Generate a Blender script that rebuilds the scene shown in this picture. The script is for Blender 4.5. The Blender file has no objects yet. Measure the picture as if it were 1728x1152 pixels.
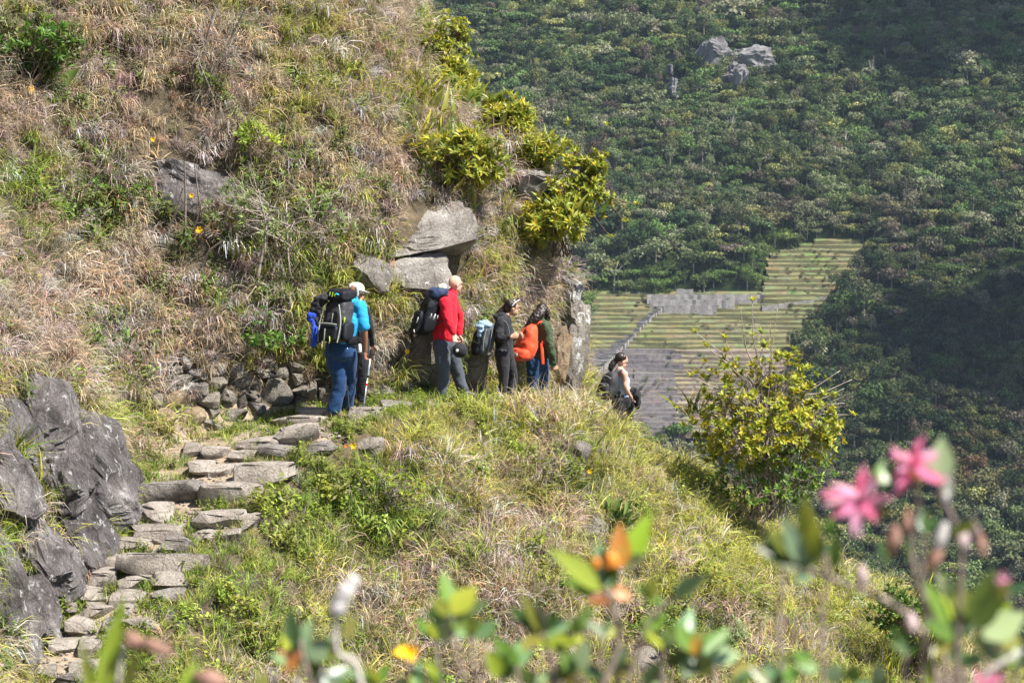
import bpy, bmesh, math, random
import numpy as np
from mathutils import Vector, Matrix, Euler, noise as mnoise
scene = bpy.context.scene
COL = scene.collection

# ------------------------------------------------------------------ camera, sky, sun, exposure
F = 3360.0; HOR = 300.0; PIT = math.atan((576 - HOR) / F)
cam = bpy.data.cameras.new('camera'); camo = bpy.data.objects.new('camera', cam); COL.objects.link(camo)
cam.sensor_width = 36; cam.lens = 70; cam.clip_start = .05; cam.clip_end = 6000
camo.location = (0, 0, 0); camo.rotation_euler = (math.pi / 2 - PIT, 0, 0)
cam.dof.use_dof = True; cam.dof.focus_distance = 27.0; cam.dof.aperture_fstop = 6.3
scene.camera = camo
SUN_EL, SUN_AZ = math.radians(55), math.radians(118)      # azimuth clockwise from +Y (the view direction)
sundir = Vector((math.sin(SUN_AZ) * math.cos(SUN_EL), math.cos(SUN_AZ) * math.cos(SUN_EL), math.sin(SUN_EL)))
w = bpy.data.worlds.new('World'); scene.world = w; w.use_nodes = True
wn = w.node_tree; wn.nodes.clear()
sky = wn.nodes.new('ShaderNodeTexSky'); sky.sky_type = 'NISHITA'; sky.sun_disc = False
sky.sun_elevation = SUN_EL; sky.sun_rotation = SUN_AZ; sky.altitude = 2500; sky.air_density = 1.0; sky.dust_density = 1.0
bg = wn.nodes.new('ShaderNodeBackground'); bg.inputs[1].default_value = .08
wo = wn.nodes.new('ShaderNodeOutputWorld')
wn.links.new(sky.outputs[0], bg.inputs[0]); wn.links.new(bg.outputs[0], wo.inputs[0])
sl = bpy.data.lights.new('sun', 'SUN'); sl.energy = 5.0; sl.angle = math.radians(.5); sl.color = (1, .955, .88)
so = bpy.data.objects.new('sun', sl); COL.objects.link(so)
so.rotation_euler = (-sundir).to_track_quat('-Z', 'Y').to_euler()
vs = scene.view_settings; vs.view_transform = 'Standard'; vs.look = 'None'; vs.exposure = 1.14; vs.gamma = 1; vs.use_curve_mapping = False
scene.cycles.max_bounces = 6; scene.cycles.diffuse_bounces = 3; scene.cycles.transmission_bounces = 3
scene.cycles.transparent_max_bounces = 8; scene.cycles.volume_bounces = 1; scene.cycles.use_denoising = True
R = random.Random(7); NR = np.random.default_rng(7)

# ------------------------------------------------------------------ small helpers
def tag(o, label=None, cat=None, group=None, kind=None):
    if label: o['label'] = label
    if cat: o['category'] = cat
    if group: o['group'] = group
    if kind: o['kind'] = kind
    return o
def link(name, me, parent=None, loc=None):
    o = bpy.data.objects.new(name, me); COL.objects.link(o)
    if parent is not None: o.parent = parent
    if loc is not None: o.location = loc
    return o
def empty(name, loc, label, cat, group=None, rz=0):
    o = bpy.data.objects.new(name, None); COL.objects.link(o); o.location = loc; o.rotation_euler = (0, 0, rz)
    o.empty_display_size = .1
    return tag(o, label, cat, group)
def mesh(name, V, Fs, mats=(), smooth=False, mi=None):
    me = bpy.data.meshes.new(name); me.from_pydata([tuple(map(float, v)) for v in V], [], [tuple(map(int, f)) for f in Fs])
    for m in (mats if isinstance(mats, (list, tuple)) else [mats]): me.materials.append(m)
    if mi is not None: me.polygons.foreach_set('material_index', np.asarray(mi, np.int32))
    if smooth: me.polygons.foreach_set('use_smooth', np.ones(len(me.polygons), bool))
    me.update(); return me
def fcolor(me, name, cols):          # one colour per face
    a = me.attributes.new(name, 'FLOAT_COLOR', 'FACE')
    c = np.ones((len(me.polygons), 4), np.float32); c[:, :3] = cols
    a.data.foreach_set('color', c.ravel())

# ------------------------------------------------------------------ materials
def mat(name):
    m = bpy.data.materials.new(name); m.use_nodes = True; nt = m.node_tree
    return m, nt, nt.nodes, nt.nodes['Principled BSDF'], nt.links
def ramp(N, stops, interp='LINEAR'):
    r = N.new('ShaderNodeValToRGB'); r.color_ramp.interpolation = interp
    el = r.color_ramp.elements
    while len(el) < len(stops): el.new(.5)
    for e, (p, c) in zip(el, stops): e.position = p; e.color = (c[0], c[1], c[2], 1)
    return r
def mixc(N, L, a, b, fac, mode='MIX'):
    m = N.new('ShaderNodeMix'); m.data_type = 'RGBA'; m.blend_type = mode
    for sock, v in ((m.inputs[0], fac), (m.inputs[6], a), (m.inputs[7], b)):
        if isinstance(v, bpy.types.NodeSocket): L.new(v, sock)
        elif isinstance(v, (int, float)): sock.default_value = v
        else: sock.default_value = (v[0], v[1], v[2], 1)
    return m.outputs[2]
def ntex(N, L, scale, detail=4, rough=.6, co=None, dist=0):
    t = N.new('ShaderNodeTexNoise'); t.inputs['Scale'].default_value = scale; t.inputs['Detail'].default_value = detail
    t.inputs['Roughness'].default_value = rough; t.inputs['Distortion'].default_value = dist
    if co is not None: L.new(co, t.inputs['Vector'])
    return t.outputs['Fac']
def bump(N, L, b, h, strength=.4, dist=.02):
    n = N.new('ShaderNodeBump'); n.inputs['Strength'].default_value = strength; n.inputs['Distance'].default_value = dist
    L.new(h, n.inputs['Height']); L.new(n.outputs[0], b.inputs['Normal']); return n
def leaf_mat(name, stops=None, trans=.35, rough=.5, attr='tint', gloss=.2):
    """colour = tint attribute (instancer or object) times a per-face variation; light comes through the blade"""
    m, nt, N, b, L = mat(name)
    at_ = N.new('ShaderNodeAttribute'); at_.attribute_type = 'INSTANCER'; at_.attribute_name = attr
    fv = N.new('ShaderNodeAttribute'); fv.attribute_name = 'var'
    col = mixc(N, L, at_.outputs['Color'], fv.outputs['Color'], 1.0, 'MULTIPLY')
    L.new(col, b.inputs['Base Color']); b.inputs['Roughness'].default_value = rough
    b.inputs['Specular IOR Level'].default_value = gloss
    tr = N.new('ShaderNodeBsdfTranslucent'); L.new(col, tr.inputs[0])
    mx = N.new('ShaderNodeMixShader'); mx.inputs[0].default_value = trans
    L.new(b.outputs[0], mx.inputs[1]); L.new(tr.outputs[0], mx.inputs[2]); L.new(mx.outputs[0], N['Material Output'].inputs[0])
    return m
def own_leaf_mat(name, cols, scale=9, trans=.3, rough=.35, gloss=.4):
    """leaf whose colour is in its own face attribute 'var' times a noise ramp in object space"""
    m, nt, N, b, L = mat(name)
    fv = N.new('ShaderNodeAttribute'); fv.attribute_name = 'var'
    tc = N.new('ShaderNodeTexCoord')
    r = ramp(N, [(i / (len(cols) - 1) * .5 + .25, c) for i, c in enumerate(cols)])
    L.new(ntex(N, L, scale, 3, .6, tc.outputs['Object']), r.inputs[0])
    col = mixc(N, L, r.outputs[0], fv.outputs['Color'], 1.0, 'MULTIPLY')
    L.new(col, b.inputs['Base Color']); b.inputs['Roughness'].default_value = rough
    b.inputs['Specular IOR Level'].default_value = gloss
    tr = N.new('ShaderNodeBsdfTranslucent'); L.new(col, tr.inputs[0])
    mx = N.new('ShaderNodeMixShader'); mx.inputs[0].default_value = trans
    L.new(b.outputs[0], mx.inputs[1]); L.new(tr.outputs[0], mx.inputs[2]); L.new(mx.outputs[0], N['Material Output'].inputs[0])
    return m
def rock_mat(name, cols, lichen=(.62, .62, .58), lich=.62, scale=2.2, streak=(1, 1, 1), moss=None, lsc=9, stain=.3):
    m, nt, N, b, L = mat(name)
    tc = N.new('ShaderNodeTexCoord'); ge = N.new('ShaderNodeNewGeometry')
    mp = N.new('ShaderNodeMapping'); mp.inputs['Scale'].default_value = streak; L.new(ge.outputs['Position'], mp.inputs[0])
    P = mp.outputs[0]
    r = ramp(N, [(.3 + .4 * i / (len(cols) - 1), c) for i, c in enumerate(cols)])
    L.new(ntex(N, L, scale, 9, .68, P, .4), r.inputs[0])
    fine = ntex(N, L, 34, 6, .75, P)
    c1 = mixc(N, L, r.outputs[0], fine, .75, 'OVERLAY')
    sr_ = ramp(N, [(.42, (.42, .40, .38)), (.56, (1, 1, 1))]); L.new(ntex(N, L, scale * 1.7, 6, .7, P, 1.2), sr_.inputs[0]); c1 = mixc(N, L, c1, sr_.outputs[0], stain, 'MULTIPLY')
    lr = ramp(N, [(lich, (0, 0, 0)), (lich + .05, (.8, .8, .8))]); L.new(ntex(N, L, lsc, 7, .7, P, .3), lr.inputs[0])
    c2 = mixc(N, L, c1, lichen, lr.outputs[0])
    if moss:
        mr = ramp(N, [(.5, (0, 0, 0)), (.66, (1, 1, 1))]); L.new(ntex(N, L, 3.1, 5, .6, P), mr.inputs[0])
        c2 = mixc(N, L, c2, moss, mr.outputs[0])
    vo = N.new('ShaderNodeTexVoronoi'); vo.feature = 'DISTANCE_TO_EDGE'; vo.inputs['Scale'].default_value = 2.6; L.new(P, vo.inputs['Vector'])
    cr = ramp(N, [(0, (.35, .35, .35)), (.03, (1, 1, 1))]); L.new(vo.outputs['Distance'], cr.inputs[0])
    L.new(mixc(N, L, c2, cr.outputs[0], .55, 'MULTIPLY'), b.inputs['Base Color'])
    b.inputs['Roughness'].default_value = .92; b.inputs['Specular IOR Level'].default_value = .15
    hgt = N.new('ShaderNodeMath'); hgt.operation = 'MULTIPLY_ADD'; L.new(ntex(N, L, 13, 10, .72, P), hgt.inputs[0]); hgt.inputs[1].default_value = 1
    L.new(fine, hgt.inputs[2]); bump(N, L, b, hgt.outputs[0], 1.0, .06)
    return m
def plain(name, col, rough=.7, spec=.3, nscale=60, var=.25, bstr=.15, bdist=.004, metal=0, sheen=0):
    m, nt, N, b, L = mat(name)
    tc = N.new('ShaderNodeTexCoord')
    n = ntex(N, L, nscale, 4, .6, tc.outputs['Object'])
    lo = [c * (1 - var) for c in col]; hi = [min(1, c * (1 + var)) for c in col]
    r = ramp(N, [(.3, lo), (.7, hi)]); L.new(n, r.inputs[0]); L.new(r.outputs[0], b.inputs['Base Color'])
    b.inputs['Roughness'].default_value = rough; b.inputs['Specular IOR Level'].default_value = spec; b.inputs['Metallic'].default_value = metal
    if sheen: b.inputs['Sheen Weight'].default_value = sheen
    if bstr: bump(N, L, b, n, bstr, bdist)
    return m
CP, SP = math.cos(PIT), math.sin(PIT)
def ray(u,v):
    x=(np.asarray(u,float)-864)/F; y=-(np.asarray(v,float)-576)/F
    # forward dir (0,cp,-sp), up (0,sp,cp)
    dx=x; dy=CP+y*SP; dz=-SP+y*CP
    return dx/dy, dz/dy          # per unit world y
def at(u,v,y):
    a,b=ray(u,v); return np.array([a*y,y+0*a,b*y])
# path stations: u, v, y, halfwidth, lower slope, bank rise first metre, bank slope
ST=[(40,1330,18.6,.55,.75,2.6,1.9,0.55),
(118,1150,20.4,.55,.75,2.6,1.9,0.55),
(190,1040,21.4,.60,.75,2.6,1.9,0.6),
(260,955,22.3,.65,.75,2.4,1.8,0.65),
(320,868,23.4,.70,.72,2.2,1.75,0.75),
(375,802,24.4,.75,.70,1.8,1.7,1.35),
(455,748,25.2,.80,.70,2.2,1.6,1.5),
(560,714,25.9,.65,.70,2.6,1.6,1.15),
(670,690,26.6,.55,.70,2.6,1.75,0.7),
(760,676,27.4,.50,.62,4.2,1.75,0.5),
(850,694,28.4,.50,.55,5.4,1.6,0.5),
(915,704,29.2,.50,.52,6.4,1.5,0.5),
(985,745,30.3,.50,.50,6.6,1.5,0.5),
(1045,772,31.2,.50,.42,5.0,1.6,0.5),
(1095,830,32.6,.50,.60,2.6,2.0,0.5),
(1125,900,35.0,.50,.95,2.2,2.0,0.5),
(1105,955,38.5,.50,1.0,2.0,2.0,0.5),
(1050,1000,43.,.50,1.0,2.0,2.0,0.5),
(900,1040,50.,.50,1.0,2.0,2.0,0.5),]
def _dense():
    A=np.array(ST,float); P=np.array([at(a[0],a[1],a[2]) for a in A])
    D=np.concatenate([P,A[:,3:]],1); n=len(D); out=[]
    for i in range(n-1):
        p0=D[max(i-1,0)];p1=D[i];p2=D[i+1];p3=D[min(i+2,n-1)]
        for k in range(12):
            t=k/12
            out.append(np.concatenate([.5*((2*p1)+(-p0+p2)*t+(2*p0-5*p1+4*p2-p3)*t*t+(-p0+3*p1-3*p2+p3)*t**3),[i+t]]))
    out.append(np.concatenate([D[-1],[n-1]]))
    return np.array(out)
PD=_dense()   # x y z hw slope b1 b2 station
TX=np.gradient(PD[:,0]);TY=np.gradient(PD[:,1]);L=np.hypot(TX,TY);TX/=L;TY/=L
def sst(a,b,x):
    t=np.clip((x-a)/(b-a),0,1); return t*t*(3-2*t)
def hsh(ix,iy,seed):
    n=(ix.astype(np.int64)*374761393+iy.astype(np.int64)*668265263+seed*974634777)&0xffffffff
    n=((n^(n>>13))*1274126177)&0xffffffff
    n=(n^(n>>16))
    return (n&0xffffff)/float(0xffffff)
def vnoise(x,y,seed=0):
    ix=np.floor(x);iy=np.floor(y);fx=x-ix;fy=y-iy
    fx=fx*fx*(3-2*fx);fy=fy*fy*(3-2*fy)
    a=hsh(ix,iy,seed);b=hsh(ix+1,iy,seed);c=hsh(ix,iy+1,seed);d=hsh(ix+1,iy+1,seed)
    return (a*(1-fx)+b*fx)*(1-fy)+(c*(1-fx)+d*fx)*fy
def fbm(x,y,seed=0,o=4,g=.5):
    s=0;a=1;t=0
    for i in range(o):
        s=s+a*vnoise(x*2**i+17.3*i,y*2**i-9.1*i,seed+i);t+=a;a*=g
    return s/t
def height(x,y,rough=True,full=False):
    x=np.asarray(x,float);y=np.asarray(y,float);sh=x.shape
    xf=x.ravel();yf=y.ravel();H=np.empty(xf.size);SD=np.empty(xf.size);S=np.empty(xf.size)
    for c in range(0,xf.size,20000):
        X=xf[c:c+20000];Y=yf[c:c+20000]
        dx=X[:,None]-PD[None,:,0];dy=Y[:,None]-PD[None,:,1]
        d2=dx*dx+dy*dy
        j=d2.argmin(1);r=np.arange(len(X))
        cr=TX[j]*dy[r,j]-TY[j]*dx[r,j]      # >0: left = uphill
        d=np.sqrt(d2[r,j]); sd=np.where(cr>0,d,-d)
        w=1/(d2+.06)**3; w/=w.sum(1)[:,None]
        st=w@PD[:,8]
        pz=w@PD[:,2]
        hw=w@PD[:,3];sl=w@PD[:,4];b1=w@PD[:,5];b2=w@PD[:,6];hu=w@PD[:,7]
        e=np.maximum(-sd-hw,0)
        lo=-sl*e*sst(0,.5,e)
        # grassy lip outside the path between the walkers and the corner
        lip=sst(8.6,10.2,st)*(1-sst(10.7,12.0,st))*(1-sst(13.2,14.5,st))
        lo=lo+lip*.62*np.exp(-((e-.95)/.75)**2)*sst(0,.25,e)
        k=np.maximum(sd-hu,0)
        r1=.45
        up=b1*np.minimum(k,r1)+b2*np.maximum(k-r1,0)
        up=up-np.where(k>4,.55*b2*(k-4)*sst(4,7,k),0)
        h=pz+lo+up
        h=h+1.5*np.exp(-((X-.5)**2+(Y-30.9)**2)/.85**2)*sst(.05,.6,k)
        h=h-.42*np.exp(-((X-1.6)/.7)**2-((Y-28.5)/1.3)**2)
        H[c:c+20000]=h;SD[c:c+20000]=np.where(sd>0,k,-e);S[c:c+20000]=st
    near=-1.6-.55*np.maximum(yf-.5,0)+.02*xf
    H=np.maximum(H,np.minimum(near,-1.5))
    if rough:
        a=sst(.02,.7,np.abs(SD))
        H=H+a*(.75*(fbm(xf*.55,yf*.55,3,3)-.5)+.42*(fbm(xf*1.9,yf*1.9,9,3)-.5))+ .05*(fbm(xf*4,yf*4,5,2)-.5)
    H=H.reshape(sh)
    if full: return H,SD.reshape(sh),S.reshape(sh)
    return H
XS=np.unique(np.concatenate([np.linspace(-60,-9,26),np.linspace(-9,8,213),np.linspace(8,60,27)]))
YS=np.unique(np.concatenate([np.linspace(-12,16,29),np.linspace(16,36,251),np.linspace(36,80,45)]))
class HF:
    def __init__(s):
        gx,gy=np.meshgrid(XS,YS); s.H,s.SD,s.S=height(gx,gy,True,True)
    def z(s,x,y,A=None):
        A=s.H if A is None else A
        i=np.clip(np.searchsorted(XS,x)-1,0,len(XS)-2);j=np.clip(np.searchsorted(YS,y)-1,0,len(YS)-2)
        fx=np.clip((x-XS[i])/(XS[i+1]-XS[i]),0,1);fy=np.clip((y-YS[j])/(YS[j+1]-YS[j]),0,1)
        return (A[j,i]*(1-fx)+A[j,i+1]*fx)*(1-fy)+(A[j+1,i]*(1-fx)+A[j+1,i+1]*fx)*fy
    def hit(s,u,v,y0=8.,y1=48.,n=600):
        a,b=ray(u,v);a=np.atleast_1d(a);b=np.atleast_1d(b)
        ys=np.linspace(y0,y1,n);out=np.full(a.shape,np.nan)
        prev=np.full(a.shape,y0);done=np.zeros(a.shape,bool)
        for y in ys:
            g=b*y-s.z(a*y,np.full(a.shape,y))
            new=(g<0)&~done
            out[new]=y;done|=new
        lo=out-(ys[1]-ys[0]);hi=out.copy()
        for _ in range(12):
            m=(lo+hi)/2;g=b*m-s.z(a*m,np.nan_to_num(m))
            hi=np.where(g<0,m,hi);lo=np.where(g<0,lo,m)
        return np.stack([a*hi,hi,b*hi],-1)
HFI = HF()
def hit1(u, v, back=0.0):
    p = HFI.hit(u, v, n=700)[0]
    if back: p = p * (1 + back / p[1])
    return Vector(p)
def hnormal(x, y, e=.12):
    nx = -(HFI.z(x + e, y) - HFI.z(x - e, y)) / (2 * e); ny = -(HFI.z(x, y + e) - HFI.z(x, y - e)) / (2 * e)
    n = np.stack([nx, ny, np.ones_like(nx)], -1); return n / np.linalg.norm(n, axis=-1, keepdims=True)
def proj(P):
    x, y, z = P[..., 0], P[..., 1], P[..., 2]
    f = y * CP - z * SP; up = y * SP + z * CP
    return 864 + F * x / f, 576 - F * up / f

# ------------------------------------------------------------------ near hillside
def make_hillside():
    m, nt, N, b, L = mat('hill_soil')
    ge = N.new('ShaderNodeNewGeometry'); P = ge.outputs['Position']
    r = ramp(N, [(.3, (.045, .036, .022)), (.5, (.10, .078, .045)), (.62, (.17, .125, .075)), (.75, (.11, .12, .035))])
    L.new(ntex(N, L, 3.2, 8, .7, P), r.inputs[0])
    L.new(mixc(N, L, r.outputs[0], ntex(N, L, 40, 5, .7, P), .5, 'OVERLAY'), b.inputs['Base Color'])
    b.inputs['Roughness'].default_value = .95; bump(N, L, b, ntex(N, L, 17, 8, .75, P), .9, .06)
    gx, gy = np.meshgrid(XS, YS); ny_, nx_ = gx.shape
    V = np.stack([gx, gy, HFI.H], -1).reshape(-1, 3)
    a = (np.arange(ny_ - 1)[:, None] * nx_ + np.arange(nx_ - 1)[None, :]).ravel()
    o = link('hillside', mesh('hillside', V, np.stack([a, a + 1, a + 1 + nx_, a + nx_], 1), m, True)); tag(o, kind='structure')
make_hillside()
def make_path():
    m, nt, N, b, L = mat('path_dirt')
    ge = N.new('ShaderNodeNewGeometry'); P = ge.outputs['Position']
    r = ramp(N, [(.3, (.15, .11, .07)), (.5, (.32, .245, .17)), (.68, (.47, .385, .285))])
    L.new(ntex(N, L, 4, 8, .7, P), r.inputs[0])
    L.new(mixc(N, L, r.outputs[0], ntex(N, L, 60, 5, .7, P), .4, 'OVERLAY'), b.inputs['Base Color'])
    b.inputs['Roughness'].default_value = .95; bump(N, L, b, ntex(N, L, 26, 8, .75, P), .8, .03)
    V = []; n = 13; rows = len(PD)
    for i in range(rows):
        hw, hu = PD[i, 3], PD[i, 7]
        for k in range(n):
            t = k / (n - 1) * (hw + hu + .1) - hw - .05
            x = PD[i, 0] - TY[i] * t; y = PD[i, 1] + TX[i] * t
            z = float(HFI.z(np.array([x]), np.array([y]))[0]) + (.022 if 0 < k < n - 1 else -.03)
            V.append((x, y, z))
    Fs = [(i * n + k, i * n + k + 1, (i + 1) * n + k + 1, (i + 1) * n + k) for i in range(rows - 1) for k in range(n - 1)]
    tag(link('path', mesh('path', V, [f[::-1] for f in Fs], m, True)), kind='structure')
make_path()

# ------------------------------------------------------------------ rocks
def ico(sub):
    bm = bmesh.new(); bmesh.ops.create_icosphere(bm, subdivisions=sub, radius=1)
    V = np.array([v.co[:] for v in bm.verts]); Fs = [[v.index for v in f.verts] for f in bm.faces]; bm.free(); return V, Fs
ICO = {k: ico(k) for k in (1, 2, 3, 4, 5)}
def rock_verts(dims, seed, sub=3, boxy=.55, cuts=9, rough=.06, chip=.25, planes=()):
    """a lump with flat broken faces: super-ellipsoid, cut by random planes, then roughened"""
    r = np.random.default_rng(seed); V, Fs = ICO[sub]; V = V.copy()
    V = np.sign(V) * np.abs(V) ** boxy; V /= np.abs(V).max(1, keepdims=True) ** .75 * np.linalg.norm(V, axis=1, keepdims=True) ** .25
    for _ in range(cuts):
        n = r.normal(size=3); n /= np.linalg.norm(n); d = r.uniform(.62, .95)
        e = V @ n - d; V = V - np.where(e > 0, e, 0)[:, None] * n * (1 - .06)
    for n, d in planes:
        n = np.array(n, float) / np.linalg.norm(n); e = V @ n - d; V = V - np.where(e > 0, e, 0)[:, None] * n
    off = r.uniform(0, 50, 3)
    d1 = np.array([mnoise.fractal(Vector(p * 1.4 + off), 1, 2, 5) for p in V])
    d2 = np.array([mnoise.fractal(Vector(p * 5 + off), 1, 2, 4) for p in V]) if sub >= 3 else 0
    nn = V / np.linalg.norm(V, axis=1, keepdims=True)
    V = V + nn * (d1 * chip * .45 + d2 * rough)[:, None]
    return V * np.array(dims) / 2, Fs
def rock_mesh(name, dims, seed, m, rot=None, **kw):
    V, Fs = rock_verts(dims, seed, **kw)
    if rot is not None: V = V @ np.array(rot).T
    me = mesh(name, V, Fs, m, True); me.set_sharp_from_angle(angle=math.radians(32)); return me
M_STEP = rock_mat('step_stone', [(.27, .235, .20), (.52, .455, .39), (.68, .61, .54)], lichen=(.70, .68, .63), lich=.62, stain=.2)
M_WALLST = rock_mat('wall_stone', [(.13, .115, .10), (.32, .285, .24), (.52, .465, .40)], lichen=(.5, .47, .4), lich=.68)
M_TANST = rock_mat('tan_stone', [(.20, .135, .085), (.38, .28, .18), (.50, .39, .27)], lich=.7)
M_CRAG = rock_mat('crag_rock', [(.06, .053, .052), (.22, .198, .193), (.42, .385, .37)], lichen=(.62, .61, .59), lich=.585, streak=(1, 1, .5), lsc=11, stain=.6)
M_PALE = rock_mat('pale_rock', [(.14, .125, .11), (.36, .325, .29), (.58, .54, .49)], lichen=(.74, .73, .70), lich=.6)
M_CORNER = rock_mat('corner_rock', [(.13, .115, .10), (.33, .295, .25), (.52, .48, .42)], lichen=(.80, .80, .78), lich=.55, scale=3, lsc=3.2)

ROCKS = []    # centre, radius: kept clear of grass
def facing(yaw=0, pitch=0, roll=0): return Euler((pitch, roll, yaw)).to_matrix()
def boulder(u0, v0, u1, v1, depth, seed, m, label, rot=(0, 0, 0), sink=.3, sub=4, name='boulder', group=None, at_uv=None, clear=.8, **kw):
    """boulder filling the photo box u0..u1, v0..v1, set into the slope found behind the box's centre"""
    uc, vc = (u0 + u1) / 2, (v0 + v1) / 2
    p = hit1(*(at_uv or (uc, vc))); assert p.y == p.y, label
    if at_uv: p = Vector(at(uc, vc, p.y))
    s = p.y / F; wd, ht = (u1 - u0) * s, (v1 - v0) * s
    p = p + Vector((0, 1, 0)) * depth * (sink - .5 + .25)
    o = link(name, rock_mesh(name, (wd, depth, ht), seed, m, facing(*rot), sub=sub, **kw), loc=p)
    ROCKS.append((np.array(p), max(wd, ht) * .5 * clear, np.array([wd, depth, ht]) / 2)); return tag(o, label, 'rock', group)

# the stone stairway: every step stone a part
STEPS = [(78,1138,152,1175),(110,1116,166,1143),(62,1126,96,1146),(62,1082,131,1108),(130,1074,178,1106),(176,1086,215,1108),(112,1048,168,1079),(163,1048,208,1072),
(208,1046,268,1068),(94,1018,133,1042),(129,1021,192,1047),(193,1022,232,1043),(134,995,184,1019),(183,998,242,1024),(239,998,308,1024),(136,965,192,1003),
(196,970,254,998),(252,970,322,1001),(168,940,202,969),(196,932,354,978),(188,912,259,937),(257,909,332,940),(206,890,302,920),(316,895,372,917),(368,898,404,918),
(216,852,287,887),(308,857,408,903),(400,872,440,896),(226,812,347,857),(338,816,440,856),(318,781,357,810),(352,784,402,806),(398,783,492,823),(342,757,384,778),(378,762,444,783),
(440,756,524,775),(302,750,342,774),(396,742,472,767),(462,714,534,757),(455,703,548,725),(498,688,562,712),(586,688,642,716),(520,746,566,768)]
def make_steps():
    rt = empty('stone_stairway', hit1(260, 955), 'worn grey stone stairway climbing the hillside path on the left', 'stairs')
    for i, (u0, v0, u1, v1) in enumerate(STEPS):
        p = hit1((u0 + u1) / 2, v1 - 2); s = p.y / F
        wd, ht = (u1 - u0) * s * 1.04, (v1 - v0) * s
        dp = R.uniform(.42, .56)
        big = (u1 - u0) > 90
        me = rock_mesh('step', (wd * 1.1, dp, ht * 1.2), 100 + i, M_STEP if i % 7 else M_PALE, facing(R.uniform(-.1, .12), R.uniform(-.06, .05), R.uniform(-.05, .05)), sub=3, boxy=.22, cuts=8, rough=.06, chip=.16)
        link('step', me, rt, Vector((p.x, p.y + dp * .34, p.z + ht * .42)) - rt.location)
        ROCKS.append((np.array((p.x, p.y + dp * .3, p.z + ht * .4)), wd * .5, np.array([wd, dp * 1.1, ht * 1.2]) / 2))
make_steps()
# the dry stone wall under the bank: every stone a part
WALL = [(440,638,496,688),(383,627,440,656),(295,640,352,663),(291,629,323,654),(383,610,415,639),(369,655,403,687),(408,653,439,667),(422,663,440,679),(416,678,455,700),(374,685,418,711),
(348,683,370,704),(271,656,311,688),(259,688,302,719),(318,685,348,721),(300,600,324,618),(288,615,312,634),(434,616,465,638),(467,617,489,639),(484,610,513,629),(489,628,513,650),
(347,604,383,632),(398,660,420,690),(494,647,519,667),(514,634,538,688),(493,665,524,692),(323,657,370,685),(312,618,350,641),(262,640,294,660),(252,662,274,690),(454,690,492,706),
(350,634,386,657),(415,636,442,655),(538,650,560,690),(336,704,376,722),(440,600,470,618),(276,600,302,617),(300,690,322,716)]
def make_wall():
    rt = empty('dry_stone_wall', hit1(400, 700), 'low tumbled dry stone wall of grey and tan stones holding the bank beside the landing', 'wall')
    for i, (u0, v0, u1, v1) in enumerate(WALL):
        uc, vc = (u0 + u1) / 2, (v0 + v1) / 2
        p = hit1(uc, vc + 2); s = p.y / F; wd, ht = (u1 - u0) * s * 1.06, (v1 - v0) * s * 1.08; dp = R.uniform(.26, .4)
        mt = M_TANST if i in (11, 12, 13, 36) else (M_PALE if i % 6 == 2 else M_WALLST)
        me = rock_mesh('stone', (wd, dp, ht), 300 + i, mt, facing(R.uniform(-.3, .3), R.uniform(-.1, .15), R.uniform(-.14, .3)), sub=3, boxy=.45, cuts=11, rough=.03, chip=.14)
        link('stone', me, rt, Vector((p.x, p.y + dp * .1, p.z)) - rt.location)
        ROCKS.append((np.array(p), wd * .55, np.array([wd, dp, ht]) / 2))
make_wall()
# loose rocks and outcrops
B = boulder
G_CR = 'dark crags beside the stairway'
def slab(u0, v0, u1, v1, thick, seed, label, spin, sunk=.1, mt=None, sub=5, lean=(0, 0, 0)):
    """a plate of rock lying in the slope: thin along the slope's own normal, its length turned by spin within the slope"""
    p = hit1((u0 + u1) / 2, (v0 + v1) / 2); assert p.y == p.y, label; s = p.y / F; n = Vector(hnormal(np.array([p.x]), np.array([p.y]), .5)[0]); n = (n + Vector((0, -.5, 0)) + Vector(lean)).normalized()
    a = Vector((0, 0, 1)).cross(n).normalized(); b = n.cross(a); M = Matrix((a, b, n)).transposed() @ Matrix.Rotation(spin, 3, 'Z')
    f = max(.45, abs(n.dot(Vector(p).normalized()))); dims = ((u1 - u0) * s / f * 1.3, (v1 - v0) * s / .8 * 1.25, thick * 1.15)
    c = p - n * thick * sunk; o = link('crag', rock_mesh('crag', dims, seed, mt or M_CRAG, M, sub=sub, boxy=.45, cuts=20, rough=.085, chip=.42), loc=c)
    ROCKS.append((np.array(c), max(dims[:2]) * .4, np.array([min(dims[:2]) * .36 + .1] * 3))); return tag(o, label, 'rock', G_CR)
slab(10,640,128,800,.8,11,'tall dark lichen-flecked crag slanting under the dry grass at the left edge above the stairs',.5)
slab(90,678,202,850,.8,12,'grey slanting crag with pale streaks next to the top of the stairs',.55)
slab(62,770,144,862,.7,13,'rounded grey crag knob with white lichen blotches, half way up the left outcrop',.2,-.1)
slab(88,828,182,975,.7,14,'grey fissured crag beside the broad middle steps',.5)
slab(24,868,124,1020,.8,15,'large flecked crag slab leaning over the lower steps',.45)
slab(-40,860,50,1090,.9,16,'dark shaded crag at the left edge beside the lowest steps',.1)
slab(-30,770,62,880,.7,17,'dark crag block at the left edge under a grassy tuft',.3)
slab(10,1000,92,1090,.6,18,'small dark crag at the foot of the left outcrop by the lower steps',.2)
slab(70,740,150,830,.6,19,'narrow grey crag wedged between the two tall slanting crags',.7,.2)
slab(130,790,196,905,.6,20,'pale-flecked crag edge touching the third flight of steps',.5,.1)
slab(-30,660,52,780,.7,51,'dark crag half buried in grass at the left edge',.4,.25)
slab(78,920,140,1010,.6,52,'cracked grey crag foot beside the lower broad step',.3,.1)
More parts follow.
